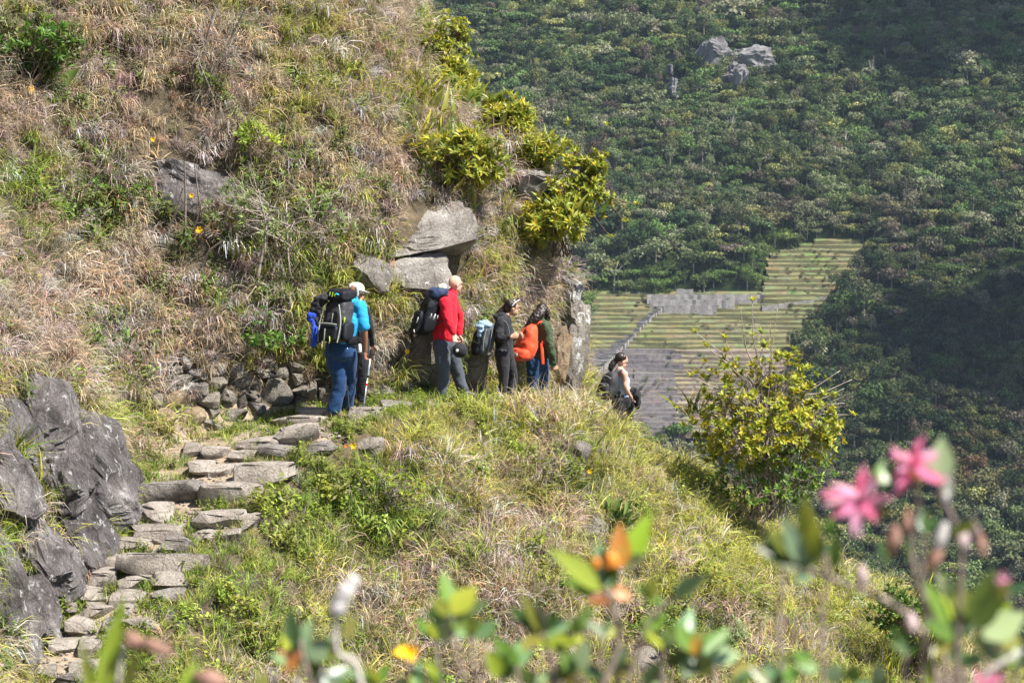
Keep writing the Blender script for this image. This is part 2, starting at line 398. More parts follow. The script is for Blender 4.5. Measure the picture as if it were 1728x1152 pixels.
slab(60,800,130,900,.6,53,'dark crag in the shaded cleft of the left outcrop',.5,.3)
B(618,352,810,500,1.7,21,M_PALE,'big pale overhanging boulder jutting from the bank above the man in red',(.05,.14,-.2),sub=5,sink=.44,cuts=9,rough=.08,boxy=.4,clear=.4,chip=.36,planes=[((.1,-.6,-.8),.2),((0,-.55,.9),.55)])
B(588,430,664,488,.7,22,M_PALE,'broken tan rock wedged under the left end of the overhanging boulder',(.2,0,.5),sub=4,sink=.3)
B(640,430,765,515,1.0,23,M_PALE,'grey broken slab under the overhanging boulder',(.1,0,-.2),sub=4,sink=.32)
B(924,455,994,700,1.0,24,M_CORNER,'tall pale cliff rock with white lichen at the corner behind the woman in green',(.05,-.06,.1),sub=5,sink=.3,cuts=16,rough=.07,boxy=.4,chip=.26)
B(905,540,965,690,.9,54,M_TANST,'tan lower part of the cliff corner behind the woman in green',(.1,.1,.3),sub=5,sink=.3,cuts=14,rough=.07,boxy=.5,chip=.35)
B(938,455,985,530,.8,55,M_CORNER,'white-topped knob at the top of the cliff corner',(.3,.1,-.3),sub=4,sink=.15,at_uv=(945,500),cuts=12,rough=.08)
B(690,545,770,668,.7,25,M_WALLST,'dark brown rock recess in the bank behind the man in red',(.1,0,0),sub=4,sink=.35)
B(772,575,830,668,.6,26,M_WALLST,'grey rock in the bank between the man in red and the woman in black',(.1,0,.1),sub=4,sink=.3)
B(856,282,930,340,.7,27,M_PALE,'pale rock face among the bushes on the skyline of the spur',(.3,0,.5),sub=4,sink=.42,rough=.1,at_uv=(870,330))
B(225,258,388,380,.8,28,M_CRAG,'grey rock outcrop veiled by hanging dry stems half way up the bank',(.1,0,.35),sub=5,sink=.42,clear=.35,rough=.1,chip=.4)
B(635,648,664,676,.3,29,M_WALLST,'dark angular stone on the path edge right of the trekking pole',(.3,0,.3),sub=3)
B(614,654,640,680,.25,30,M_WALLST,'small grey stone on the path just behind the trekking pole',(0,0,0),sub=3)
B(668,638,700,664,.3,31,M_PALE,'pale stone at the foot of the bank left of the man in red',(0,0,.2),sub=3)
B(968,742,1000,776,.3,32,M_PALE,'grey stone poking out of the grass slope below the women',(.2,0,.3),sub=3,sink=-.1)
B(978,868,1024,918,.4,33,M_PALE,'pale stone in the grass beside the broad-leaved plant',(.1,0,.6),sub=3,sink=-.1)
B(640,676,700,706,.4,34,M_PALE,'flat grey stone edging the path right of the first hiker',(.2,0,.1),sub=3)
B(590,736,650,770,.5,35,M_WALLST,'dark stone in a hollow under dry grass below the path',(.1,0,0),sub=3,sink=.4)
B(1050,1088,1110,1152,.5,36,M_WALLST,'dark stone low on the grass slope behind blurred leaves',(.1,0,.1),sub=3,sink=.2)

# ------------------------------------------------------------------ far mountainside
def mz(x, y, rough=True):
    z = -74 + .65 * (y - 620) + np.where(y < 470, .25 * (470 - y), 0) * -1
    if rough:
        f = 1 - terr_mask(x, y)
        z = z + f * (26 * (fbm(x / 120. + 3, y / 120., 21, 4) - .5) + 16 * (fbm(x / 60. + 7, y / 60., 27, 3) - .5) + 9 * (fbm(x / 28., y / 28., 31, 3) - .5))
        z = z + sst(120, 200, x) * 14 * f * (1 - sst(620, 760, y))
    return z
def mplane(u, v):
    a, b = ray(u, v); y = (-74 - .65 * 620) / (b - .65); return np.array([a * y, y, b * y])
FIELD = [(985,735),(960,600),(1005,495),(1160,492),(1288,488),(1296,428),(1390,404),(1456,404),(1460,470),(1412,512),(1345,585),(1345,735)]
def inpoly(u, v, poly):
    u = np.asarray(u, float); v = np.asarray(v, float); c = np.zeros(u.shape, bool); n = len(poly)
    for i in range(n):
        (x1, y1), (x2, y2) = poly[i], poly[(i + 1) % n]
        k = ((y1 > v) != (y2 > v)) & (u < (x2 - x1) * (v - y1) / (y2 - y1 + 1e-9) + x1); c ^= k
    return c
FP = np.array([mplane(u, v)[:2] for u, v in FIELD])
def terr_mask(x, y):
    """1 inside the terraced field, falling to 0 within ~8 m of it"""
    x = np.asarray(x, float); y = np.asarray(y, float)
    ins = inpoly(x, y, [tuple(p) for p in FP]); d = np.full(x.shape, 1e9)
    for i in range(len(FP)):
        a = FP[i]; b_ = FP[(i + 1) % len(FP)]; ab = b_ - a
        t = np.clip(((x - a[0]) * ab[0] + (y - a[1]) * ab[1]) / (ab @ ab), 0, 1)
        d = np.minimum(d, np.hypot(x - a[0] - t * ab[0], y - a[1] - t * ab[1]))
    return np.where(ins, 1, 1 - sst(0, 7, d))
def make_mountain():
    m, nt, N, b, L = mat('forest_floor')
    ge = N.new('ShaderNodeNewGeometry'); r = ramp(N, [(.35, (.012, .018, .009)), (.55, (.028, .042, .014)), (.7, (.06, .08, .025))])
    L.new(ntex(N, L, .05, 8, .7, ge.outputs['Position']), r.inputs[0]); L.new(r.outputs[0], b.inputs['Base Color'])
    b.inputs['Roughness'].default_value = 1; b.inputs['Specular IOR Level'].default_value = 0
    xs = np.concatenate([np.linspace(-900, -260, 28), np.linspace(-250, 420, 180), np.linspace(430, 900, 24)])
    ys = np.concatenate([np.linspace(70, 400, 30), np.linspace(406, 960, 170), np.linspace(980, 1200, 20)])
    gx, gy = np.meshgrid(xs, ys); z = mz(gx, gy) - 2.2 * terr_mask(gx, gy)
    V = np.stack([gx, gy, z], -1).reshape(-1, 3); n = len(xs)
    a = (np.arange(len(ys) - 1)[:, None] * n + np.arange(n - 1)[None, :]).ravel()
    tag(link('mountainside', mesh('mountainside', V, np.stack([a, a + 1, a + 1 + n, a + n], 1), m, True)), kind='structure')
make_mountain()
# ------------------------------------------------------------------ scattering of uncountable growth: one object, instanced prototypes
def scatter(name, protos, P, ROT, SCL, IDX, TINT, parent=None):
    me = bpy.data.meshes.new(name); n = len(P)
    me.vertices.add(n); me.vertices.foreach_set('co', np.asarray(P, np.float32).ravel())
    def A(nm, ty, key, arr):
        a = me.attributes.new(nm, ty, 'POINT'); a.data.foreach_set(key, np.ascontiguousarray(arr).ravel())
    A('rot', 'FLOAT_VECTOR', 'vector', np.asarray(ROT, np.float32)); A('scl', 'FLOAT', 'value', np.asarray(SCL, np.float32))
    A('idx', 'INT', 'value', np.asarray(IDX, np.int32))
    T = np.ones((n, 4), np.float32); T[:, :3] = TINT; A('tint', 'FLOAT_COLOR', 'color', T)
    o = link(name, me, parent); tag(o, kind='stuff')
    c = bpy.data.collections.new(name + '_kinds')
    for i, p in enumerate(protos):
        q = bpy.data.objects.new('%s_%02d' % (name, i), p); c.objects.link(q)
    ng = bpy.data.node_groups.new(name, 'GeometryNodeTree')
    ng.interface.new_socket('Geometry', in_out='INPUT', socket_type='NodeSocketGeometry')
    ng.interface.new_socket('Geometry', in_out='OUTPUT', socket_type='NodeSocketGeometry')
    N, L = ng.nodes, ng.links
    gi, go = N.new('NodeGroupInput'), N.new('NodeGroupOutput')
    ci = N.new('GeometryNodeCollectionInfo'); ci.inputs['Collection'].default_value = c
    ci.inputs['Separate Children'].default_value = True; ci.inputs['Reset Children'].default_value = True
    iop = N.new('GeometryNodeInstanceOnPoints')
    def attr(nm, ty):
        a = N.new('GeometryNodeInputNamedAttribute'); a.data_type = ty; a.inputs['Name'].default_value = nm; return a.outputs['Attribute']
    e2r = N.new('FunctionNodeEulerToRotation'); L.new(attr('rot', 'FLOAT_VECTOR'), e2r.inputs[0])
    L.new(gi.outputs[0], iop.inputs['Points']); L.new(ci.outputs[0], iop.inputs['Instance']); iop.inputs['Pick Instance'].default_value = True
    L.new(attr('idx', 'INT'), iop.inputs['Instance Index']); L.new(e2r.outputs[0], iop.inputs['Rotation']); L.new(attr('scl', 'FLOAT'), iop.inputs['Scale'])
    L.new(iop.outputs[0], go.inputs[0])
    md = o.modifiers.new('growth', 'NODES'); md.node_group = ng
    return o
def eulers(yaw, axis):
    """Euler angles of: turn by yaw about z, then carry z onto axis (unit vectors)"""
    ax = np.asarray(axis, float); n = len(ax); c, s = np.cos(yaw), np.sin(yaw)
    Rz = np.zeros((n, 3, 3)); Rz[:, 0, 0] = c; Rz[:, 0, 1] = -s; Rz[:, 1, 0] = s; Rz[:, 1, 1] = c; Rz[:, 2, 2] = 1
    x, y, z = ax.T; k = 1 / (1 + np.maximum(z, -.99))
    T = np.zeros((n, 3, 3)); T[:, 0, 0] = 1 - x * x * k; T[:, 0, 1] = -x * y * k; T[:, 0, 2] = x; T[:, 1, 0] = -x * y * k; T[:, 1, 1] = 1 - y * y * k; T[:, 1, 2] = y
    T[:, 2, 0] = -x; T[:, 2, 1] = -y; T[:, 2, 2] = z
    M = T @ Rz
    sy = np.clip(-M[:, 2, 0], -1, 1)
    return np.stack([np.arctan2(M[:, 2, 1], M[:, 2, 2]), np.arcsin(sy), np.arctan2(M[:, 1, 0], M[:, 0, 0])], 1)

# ------------------------------------------------------------------ terraced field far below
def row_spans(v):
    us = np.arange(950, 1500, 2.0); k = inpoly(us, np.full(us.shape, v), FIELD); out = []; i = 0
    while i < len(us):
        if k[i]:
            j = i
            while j + 1 < len(us) and k[j + 1]: j += 1
            if us[j] - us[i] > 8: out.append((us[i], us[j]))
            i = j + 1
        else: i += 1
    return out
def make_terraces():
    m1, nt, N, b, L = mat('terrace_grass')
    fa = N.new('ShaderNodeAttribute'); fa.attribute_name = 'var'; ge = N.new('ShaderNodeNewGeometry')
    c = mixc(N, L, fa.outputs['Color'], ntex(N, L, .6, 8, .75, ge.outputs['Position']), .8, 'OVERLAY')
    L.new(c, b.inputs['Base Color']); b.inputs['Roughness'].default_value = 1; b.inputs['Specular IOR Level'].default_value = 0
    def wallm(name, cols):
        m, nt, N, b, L = mat(name); ge = N.new('ShaderNodeNewGeometry')
        r = ramp(N, [(.3, cols[0]), (.5, cols[1]), (.7, cols[2])]); L.new(ntex(N, L, .7, 8, .8, ge.outputs['Position']), r.inputs[0])
        L.new(r.outputs[0], b.inputs['Base Color']); b.inputs['Roughness'].default_value = 1; b.inputs['Specular IOR Level'].default_value = 0; return m
    WG = wallm('terrace_wall_green', [(.09, .085, .046), (.145, .137, .07), (.20, .188, .10)])
    WT = wallm('terrace_wall_tan', [(.10, .075, .055), (.20, .155, .12), (.28, .22, .165)])
    WS = wallm('terrace_wall_grey', [(.09, .078, .08), (.20, .175, .172), (.31, .28, .27)])
    WP = wallm('terrace_wall_pale', [(.14, .125, .115), (.26, .24, .225), (.38, .36, .34)])
    rows = [740.]
    while rows[-1] > 398: rows.append(rows[-1] - R.uniform(6.6, 9.6))
    TV, TF, TC = [], [], []
    y_of = lambda v: mplane(1200, v)[1]
    for i in range(len(rows) - 1):
        v0, v1 = rows[i], rows[i + 1]; y0, y1 = y_of(v0), y_of(v1); z0 = -74 + .65 * (y0 - 620); z1 = -74 + .65 * (y1 - 620)
        for (ua, ub) in row_spans((v0 + v1) / 2):
            ua += R.uniform(-7, 5); ub += R.uniform(-8, 8)
            cuts = [ua] + [c for c in ((1010 + (700 - v0) * .9 + R.uniform(-6, 6) if v0 > 600 else 1e9), 1146 + R.uniform(-9, 9) if v0 > 588 else 1e9) if ua + 10 < c < ub - 10] + [ub]
            for a_, b_ in zip(cuts, cuts[1:]):
                xa, xb = (a_ - 864) / F * y0, (b_ - 864) / F * y0
                n = max(2, int((xb - xa) / 4)); xs = np.linspace(xa, xb, n + 1); um = (a_ + b_) / 2
                jy = 1.1 * np.sin(xs * .07 + i * .35) + .5 * np.sin(xs * .19 + i * 1.3) + NR.normal(0, .22, n + 1)
                grey = v0 > 585 and um < 1148
                mw = WS if grey else (WT if v0 > 590 else WG)
                hw = (z1 - z0) * (R.uniform(.8, 1.0) if grey else R.uniform(.42, .62))
                V, Fs = [], []
                for k in range(n + 1):
                    zt = z0 + hw + NR.normal(0, .09)
                    for (yy, zz) in ((y0 + jy[k], z0 - 1.2), (y0 + jy[k] + .12, zt), (y0 + jy[k] + .75, zt), (y0 + jy[k] + .75, z0 - 1.2)): V.append((xs[k], yy, zz))
                for k in range(n):
                    for e in range(4): Fs.append((k * 4 + e, k * 4 + 4 + e, k * 4 + 4 + (e + 1) % 4, k * 4 + (e + 1) % 4))
                Fs += [(0, 1, 2, 3), (n * 4 + 3, n * 4 + 2, n * 4 + 1, n * 4)]
                o = link('terrace_wall', mesh('terrace_wall', V, Fs, mw))
                if grey: tag(o, 'grey stone terrace wall in the bare lower part of the far field', 'terrace wall', 'grey terrace walls in the far field')
                elif mw is WT: tag(o, 'tan terrace wall in the lower right part of the far field', 'terrace wall', 'tan terrace walls in the far field')
                elif v0 < 495 and um > 1280: tag(o, 'grassy terrace wall in the upper field that climbs to the right', 'terrace wall', 'grassy terrace walls of the upper far field')
                elif um < 1090 and ub < 1120: tag(o, 'grassy terrace wall in the far field left of the pale stair', 'terrace wall', 'terrace walls left of the far stair')
                else: tag(o, 'grassy terrace wall in the middle of the far field below the pale ruin', 'terrace wall', 'grassy terrace walls of the middle far field')
                s = len(TV)
                for k in range(n + 1):
                    zt = z0 + hw - .12
                    for (yy, zz) in ((y0 + jy[k] + .7, zt), (y1 + .6 + 1.1 * math.sin(xs[k] * .07 + i * .35 + .35), z1 + .05 if not grey else zt + .1)): TV.append((xs[k], yy, zz))
                for k in range(n):
                    TF.append((s + 2 * k, s + 2 * k + 2, s + 2 * k + 3, s + 2 * k + 1))
                    q = fbm(np.array([xs[k] / 14.]), np.array([y0 / 9.]), 77, 3)[0]
                    base = (.165, .14, .13) if grey else ((.21, .17, .13) if mw is WT else (.155, .148, .078))
                    g = (.13, .16, .06)
                    f = np.clip((q - .42) * 3.2, 0, 1) * (0.15 if grey else .75)
                    TC.append([(base[j] * (1 - f) + g[j] * f) * R.uniform(.85, 1.12) for j in range(3)])
    me = mesh('terrace_field', TV, TF, m1); fcolor(me, 'var', TC); tag(link('terrace_field', me), kind='structure')
    # pale ramp stair going down to the left, the ruined wall along the top, the pale track
    def stair(pts, wpx, name, label, nst, lift):
        V, Fs = [], []; P = [Vector(mplane(u, v)) for u, v in pts]
        seg = [(P[i + 1] - P[i]).length for i in range(len(P) - 1)]; T = sum(seg); w0 = wpx / F * 640 / 2
        def pos(t):
            t *= T
            for i, sg in enumerate(seg):
                if t <= sg or i == len(seg) - 1: return P[i].lerp(P[i + 1], t / sg)
                t -= sg
        for k in range(nst):
            a, b_ = pos(k / nst), pos((k + 1) / nst); zt = max(a.z, b_.z) + lift; s = len(V); d = (b_ - a); d.z = 0; d.normalize(); nn = Vector((-d.y, d.x, 0)) * w0 * (1 + NR.normal(0, .08))
            for q in (a - nn, a + nn, b_ + nn, b_ - nn): V += [(q.x, q.y, q.z - 1.5), (q.x, q.y, zt + NR.normal(0, .08))]
            for e in range(4):
                f = (e + 1) % 4; Fs.append((s + 2 * e, s + 2 * f, s + 2 * f + 1, s + 2 * e + 1))
            Fs.append((s + 1, s + 3, s + 5, s + 7))
        tag(link(name, mesh(name, V, Fs, WP)), label, 'stairs' if 'stair' in name else 'path')
    stair([(1120, 512), (1080, 545), (1040, 588), (1000, 628), (975, 660)], 25, 'far_stairway', 'pale straight stone stairway running down through the far terraced field', 90, .45)
    stair([(1285, 521), (1340, 514), (1385, 508), (1420, 496)], 9, 'far_track', 'pale track curving along the top right of the far field', 26, .8)
    def ruin(u0, u1, v0, v1, label):
        p = mplane((u0 + u1) / 2, v1); y = p[1]; n = max(3, int((u1 - u0) / 7)); V, Fs = [], []
        for k in range(n + 1):
            x = ((u0 + (u1 - u0) * k / n) - 864) / F * y; h = (v1 - v0) / F * y * (1 + NR.normal(0, .05)) + .6
            yy = y + NR.normal(0, .15)
            V += [(x, yy - .6, p[2] - 1), (x, yy - .4, p[2] + h), (x, yy + .5, p[2] + h), (x, yy + .6, p[2] - 1)]
        for k in range(n):
            for e in range(4): Fs.append((k * 4 + e, k * 4 + 4 + e, k * 4 + 4 + (e + 1) % 4, k * 4 + (e + 1) % 4))
        Fs += [(0, 1, 2, 3), (n * 4 + 3, n * 4 + 2, n * 4 + 1, n * 4)]
        tag(link('ruin_wall', mesh('ruin_wall', V, Fs, WP)), label, 'ruin wall')
    ruin(1092, 1290, 500, 509, 'long pale ruined wall along the top of the far field')
    ruin(1096, 1240, 509, 519, 'second pale ruined wall just below the long one at the top of the far field')
    ruin(1142, 1170, 491, 501, 'short raised block of pale ruin standing above the long wall in the far field')
    ruin(1120, 1210, 518, 526, 'lowest short pale ruined wall at the head of the far stairway')
make_terraces()

# ------------------------------------------------------------------ forest on the mountainside
M_CROWN = leaf_mat('forest_leaves', trans=.18, rough=.75, gloss=.1)
M_TRUNK = plain('forest_bark', (.22, .20, .17), .9, .1, 3, .4, 0)
def tree_mesh(i):
    r = np.random.default_rng(500 + i); V, Fs, C, mi = [], [], [], []
    h = (2.1, 2.7, 1.8, 3.4, 2.3, 1.6)[i]; rx = (2.9, 2.3, 3.6, 1.9, 3.0, 2.2)[i]; rz = (2.1, 2.6, 1.5, 3.4, 2.1, 1.7)[i]
    lob = [(r.normal(0, .42, 3) * (rx, rx, rz * .7), r.uniform(.42, .68)) for _ in range(7)] + [(np.zeros(3), .75)]
    nq = 820
    for k in range(nq):
        c, s = lob[r.integers(len(lob))]; d = r.normal(size=3); d /= np.linalg.norm(d)
        if d[2] < -.35: d[2] *= -.6
        p = c + d * np.array([rx, rx, rz]) * s * r.uniform(.72, 1.04) + (0, 0, h)
        n = d + r.normal(0, .55, 3); n /= np.linalg.norm(n); a = np.cross(n, (.3, .2, 1)); a /= np.linalg.norm(a); b = np.cross(n, a)
        q = r.uniform(.15, .33) * (1, .8, 1.15, .75, 1.3, .9)[i]; t = r.uniform(0, 6.28); a, b = a * math.cos(t) + b * math.sin(t), b * math.cos(t) - a * math.sin(t)
        s0 = len(V); V += [p + a * q, p + b * q * .7, p - a * q * .9, p - b * q * .7]; Fs.append((s0, s0 + 1, s0 + 2, s0 + 3))
        C.append(np.array([1, 1, 1]) * r.uniform(.5, 1.5) * (1 + r.normal(0, .06, 3))); mi.append(0)
    for (a, b, ra, rb) in (((0, 0, -1.5), (.1, .1, h), .22, .1), ((0, 0, h * .55), (rx * .5, .3, h + .3), .1, .05), ((0, 0, h * .6), (-rx * .5, -.2, h + .4), .1, .05)):
        s0 = len(V)
        for (p, q) in ((a, ra), (b, rb)):
            for e in range(5): V.append(np.array(p) + (q * math.cos(e * 1.257), q * math.sin(e * 1.257), 0))
        for e in range(5): Fs.append((s0 + e, s0 + (e + 1) % 5, s0 + 5 + (e + 1) % 5, s0 + 5 + e)); C.append((1, 1, 1)); mi.append(1)
    C = np.array(C); mi = np.array(mi); out = []
    for nm, sel in (('forest_tree', mi >= 0), ('crown', mi == 0), ('trunk', mi == 1)):
        k = np.flatnonzero(sel); used = np.unique(np.concatenate([np.array(Fs[q]) for q in k])); mp = {int(a): b for b, a in enumerate(used)}
        me = mesh(nm, [V[a] for a in used], [[mp[a] for a in Fs[q]] for q in k], [M_CROWN, M_TRUNK], False, mi[k]); fcolor(me, 'var', C[k]); out.append(me)
    return out
TREES, CROWNS, TRUNKS = zip(*[tree_mesh(i) for i in range(6)])
def make_forest():
    n = 26000
    y = NR.uniform(430, 960, n); a0 = ray(np.array([600.]), np.array([500.]))[0][0]; a1 = ray(np.array([1860.]), np.array([500.]))[0][0]
    x = NR.uniform(a0, a1, n) * y
    z = mz(x, y); P = np.stack([x, y, z], 1); u, v = proj(P)
    ok = ~inpoly(x, y, [tuple(q) for q in FP]) & (v > -160) & (v < 1300) & ~((u > 1176) & (u < 1300) & (v > 88) & (v < 122 + 12 * np.sin(u * .3))) & ~((u > 1226) & (u < 1260) & (v > 110) & (v < 160)) & ~((u > 1116) & (u < 1156) & (v > 108) & (v < 178)); 
    # keep apart
    size = .75 + 1.5 * NR.beta(1.6, 3, n) + .7 * (NR.uniform(size=n) > .94)
    sp = NR.uniform(.72, 1.25, n); grid = {}; keep = np.zeros(n, bool)
    for i in np.flatnonzero(ok):
        gx, gy = int(x[i] // 7), int(y[i] // 7); rr = 3.05 * size[i]; bad = False
        for ax in (-1, 0, 1):
            for ay in (-1, 0, 1):
                for j in grid.get((gx + ax, gy + ay), ()):
                    if (x[i] - x[j]) ** 2 + (y[i] - y[j]) ** 2 < (sp[i] * (size[i] + size[j])) ** 2: bad = True; break
                if bad: break
            if bad: break
        if not bad: keep[i] = True; grid.setdefault((gx, gy), []).append(i)
    k = np.flatnonzero(keep); P, u, v, size = P[k], u[k], v[k], size[k]; x, y = P[:, 0], P[:, 1]; m = len(k)
    f1 = fbm(x / 38., y / 38., 41, 4); f2 = fbm(x / 11., y / 11., 43, 3); q = NR.uniform(size=m)
    pal = np.array([(.095, .125, .045), (.14, .16, .075), (.042, .07, .03), (.19, .195, .065), (.125, .10, .075), (.095, .15, .045), (.19, .19, .115)])
    idx = np.select([q < .24, q < .46, q < .66, q < .76, q < .80, q < .92], [0, 1, 2, 3, 4, 5], 6)
    T = pal[idx] * (.6 + .9 * f2[:, None]) * NR.uniform(.6, 1.45, (m, 1))
    br = np.exp(-(((u - 1500) / 60) ** 2 + ((v - 370) / 36) ** 2)) + .8 * np.exp(-(((u - 1310) / 60) ** 2 + ((v - 365) / 28) ** 2))
    T = T * (1 - .6 * br[:, None]) + np.array((.13, .085, .075)) * .6 * br[:, None]
    og = np.exp(-(((u - 1650) / 70) ** 2 + ((v - 800) / 55) ** 2)) * (f2 > .47)
    T = T * (1 - .7 * og[:, None]) + np.array((.20, .11, .04)) * .7 * og[:, None]
    edge = terr_mask(x, y) * (u < 1340); gr = sst(.1, .6, edge); T = T * (1 - .6 * gr[:, None]) + np.array((.12, .19, .04)) * .6 * gr[:, None]; size = np.where(edge > .3, size * .85, size)
    shade_tint = sst(1340, 1420, u) * sst(380, 450, v) * (1 - sst(760, 860, v)); T = T * (1 - .38 * shade_tint[:, None])  # shade on the right-hand forest painted into the tree tints
    ti = NR.integers(0, 6, m); yaw = NR.uniform(0, 6.28, m)
    inview = (u > 990) & (u < 1735) & (v > -8) & (v < 1080)
    vis = inview & ~((u < 1420) & (v > 560)); area = np.where(vis, size ** 2 / y ** 2, -1); top = np.argsort(-area)[:300]; one = np.zeros(m, bool); one[top] = True
    for i in top:
        o = empty('forest_tree', P[i], 'leafy round-crowned tree in the forest on the far mountainside', 'tree', 'forest trees on the far mountainside', yaw[i]); o.scale = (size[i],) * 3
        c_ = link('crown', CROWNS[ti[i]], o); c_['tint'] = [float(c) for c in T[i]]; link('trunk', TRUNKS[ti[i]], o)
    # low growth between the trees
    uy = NR.uniform(430, 960, 4500); ux = NR.uniform(a0, a1, 4500) * uy; Q = np.stack([ux, uy, mz(ux, uy) - .6], 1); k2 = ~inpoly(ux, uy, [tuple(q) for q in FP]); Q = Q[k2]; nu = len(Q)
    UT = np.array([(.06, .095, .03), (.10, .14, .04), (.12, .13, .06), (.04, .065, .025)])[NR.integers(0, 4, nu)] * NR.uniform(.7, 1.2, (nu, 1))
    scatter('forest_undergrowth', CROWNS, Q, eulers(NR.uniform(0, 6.28, nu), np.tile((0., 0., 1.), (nu, 1))), NR.uniform(.35, .8, nu), NR.integers(0, 6, nu), UT)
    by, bx = NR.uniform(560, 760, 2600), NR.uniform(20, 130, 2600); bk = inpoly(bx, by, [tuple(q) for q in FP]) & (fbm(bx / 9., by / 9., 95, 3) > .5); B_ = np.stack([bx, by, mz(bx, by) + .5], 1)[bk]; nb = len(B_)
    scatter('terrace_scrub', CROWNS, B_, eulers(NR.uniform(0, 6.28, nb), np.tile((0., 0., 1.), (nb, 1))), NR.uniform(.1, .3, nb), NR.integers(0, 6, nb), np.array([(.14, .17, .06), (.20, .19, .09), (.22, .18, .11)])[NR.integers(0, 3, nb)])
    r = ~one; ax = np.tile((0., 0., 1.), (r.sum(), 1))
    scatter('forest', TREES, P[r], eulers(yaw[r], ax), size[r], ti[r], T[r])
    print('FOREST', m)
make_forest()
def bare_tree(u, v, hpx, seed, label):
    p = mplane(u, v); p[2] = float(mz(np.array([p[0]]), np.array([p[1]]))[0]); s = p[1] / F; h = hpx * s + 3; r = random.Random(seed); t = empty('dead_tree', p, label, 'tree')
    def stem(paths, nm):
        V, Fs = [], []
        for pts, ra in paths:
            s0 = len(V)
            for k, q in enumerate(pts):
                rr = ra * (1 - .7 * k / (len(pts) - 1))
                for e in range(5): V.append((q[0] + rr * math.cos(e * 1.257), q[1] + rr * math.sin(e * 1.257), q[2]))
            for k in range(len(pts) - 1):
                for e in range(5): Fs.append((s0 + 5 * k + e, s0 + 5 * k + (e + 1) % 5, s0 + 5 * k + 5 + (e + 1) % 5, s0 + 5 * k + 5 + e))
        link(nm, mesh(nm, V, Fs, M_PALEBARK), t)
    stem([([(0, 0, -1), (.1, 0, h * .3), (.2, 0, h * .55)], .32)], 'trunk')
    br = []
    for k in range(7):
        a = r.uniform(-1.1, 1.1); b = r.uniform(0, 6.28); z0 = h * r.uniform(.4, .56); l = h * r.uniform(.3, .5); dx, dy = math.sin(a) * math.cos(b), math.sin(a) * math.sin(b)
        br.append(([(.17, 0, z0), (.17 + dx * l * .6, dy * l * .6, z0 + math.cos(a) * l * .5), (.17 + dx * l, dy * l, z0 + math.cos(a) * l)], .16))
    stem(br, 'branches')
M_PALEBARK = plain('pale_bark', (.42, .38, .33), .9, .1, 2, .3, 0)
bare_tree(1576, 372, 44, 1, 'pale forked dead tree among the crowns at the right of the mountainside')
bare_tree(1470, 142, 40, 2, 'pale slim dead trunk high in the dark upper forest')
bare_tree(1232, 238, 30, 3, 'thin bare trunk in the bright part of the forest below the cliffs')
bare_tree(1036, 488, 34, 4, 'leaning pale trunk at the forest edge above the left end of the far field')
bare_tree(1425, 258, 30, 5, 'thin pale trunk in the middle of the mountainside forest')
def cliff(u0, v0, u1, v1, seed, label, rot=(0, 0, 0)):
    uc, vc = (u0 + u1) / 2, (v0 + v1) / 2; p = mplane(uc, vc); p[2] = float(mz(np.array([p[0]]), np.array([p[1]]))[0]); s = p[1] / F; wd, ht = (u1 - u0) * s, (v1 - v0) * s
    q = Vector(at(uc, vc, p[1] - 7)); o = link('cliff', rock_mesh('cliff', (wd, 12, ht * 1.15), seed, M_CLIFF, facing(*rot), sub=5, boxy=.55, cuts=24, chip=.45, rough=.16), loc=q); tag(o, label, 'cliff')
M_CLIFF = rock_mat('cliff_rock', [(.07, .065, .07), (.20, .19, .19), (.34, .32, .31)], lichen=(.46, .44, .42), lich=.6, scale=.16, streak=(1, 1, .35))
cliff(1172, 62, 1236, 132, 61, 'left pointed grey cliff face in the dark upper forest', (0, .25, .2))
cliff(1220, 74, 1308, 130, 62, 'broad grey cliff face right of the pointed one in the upper forest', (0, .25, -.2))
cliff(1216, 108, 1266, 164, 63, 'lower grey cliff tongue below the two upper cliff faces', (0, .2, 0))
cliff(1124, 130, 1148, 166, 64, 'small white boulder in the bright forest left of the cliffs')
cliff(1124, 108, 1136, 126, 65, 'tiny pale rock just above the small white boulder')

# ------------------------------------------------------------------ air
def make_haze():
    lo, hi = (-905, -20, -640), (905, 1205, 345)
    V = [(x, y, z) for x in (lo[0], hi[0]) for y in (lo[1], hi[1]) for z in (lo[2], hi[2])]
    m = bpy.data.materials.new('haze'); m.use_nodes = True; N = m.node_tree.nodes; N.clear()
    o_ = N.new('ShaderNodeOutputMaterial'); pv = N.new('ShaderNodeVolumePrincipled'); pv.inputs['Color'].default_value = (.62, .77, 1, 1); pv.inputs['Density'].default_value = HAZE
    m.node_tree.links.new(pv.outputs[0], o_.inputs['Volume'])
    tag(link('haze', mesh('haze', V, [(0, 1, 3, 2), (4, 6, 7, 5), (0, 4, 5, 1), (2, 3, 7, 6), (0, 2, 6, 4), (1, 5, 7, 3)], m)), kind='stuff')
HAZE = .00006
make_haze()

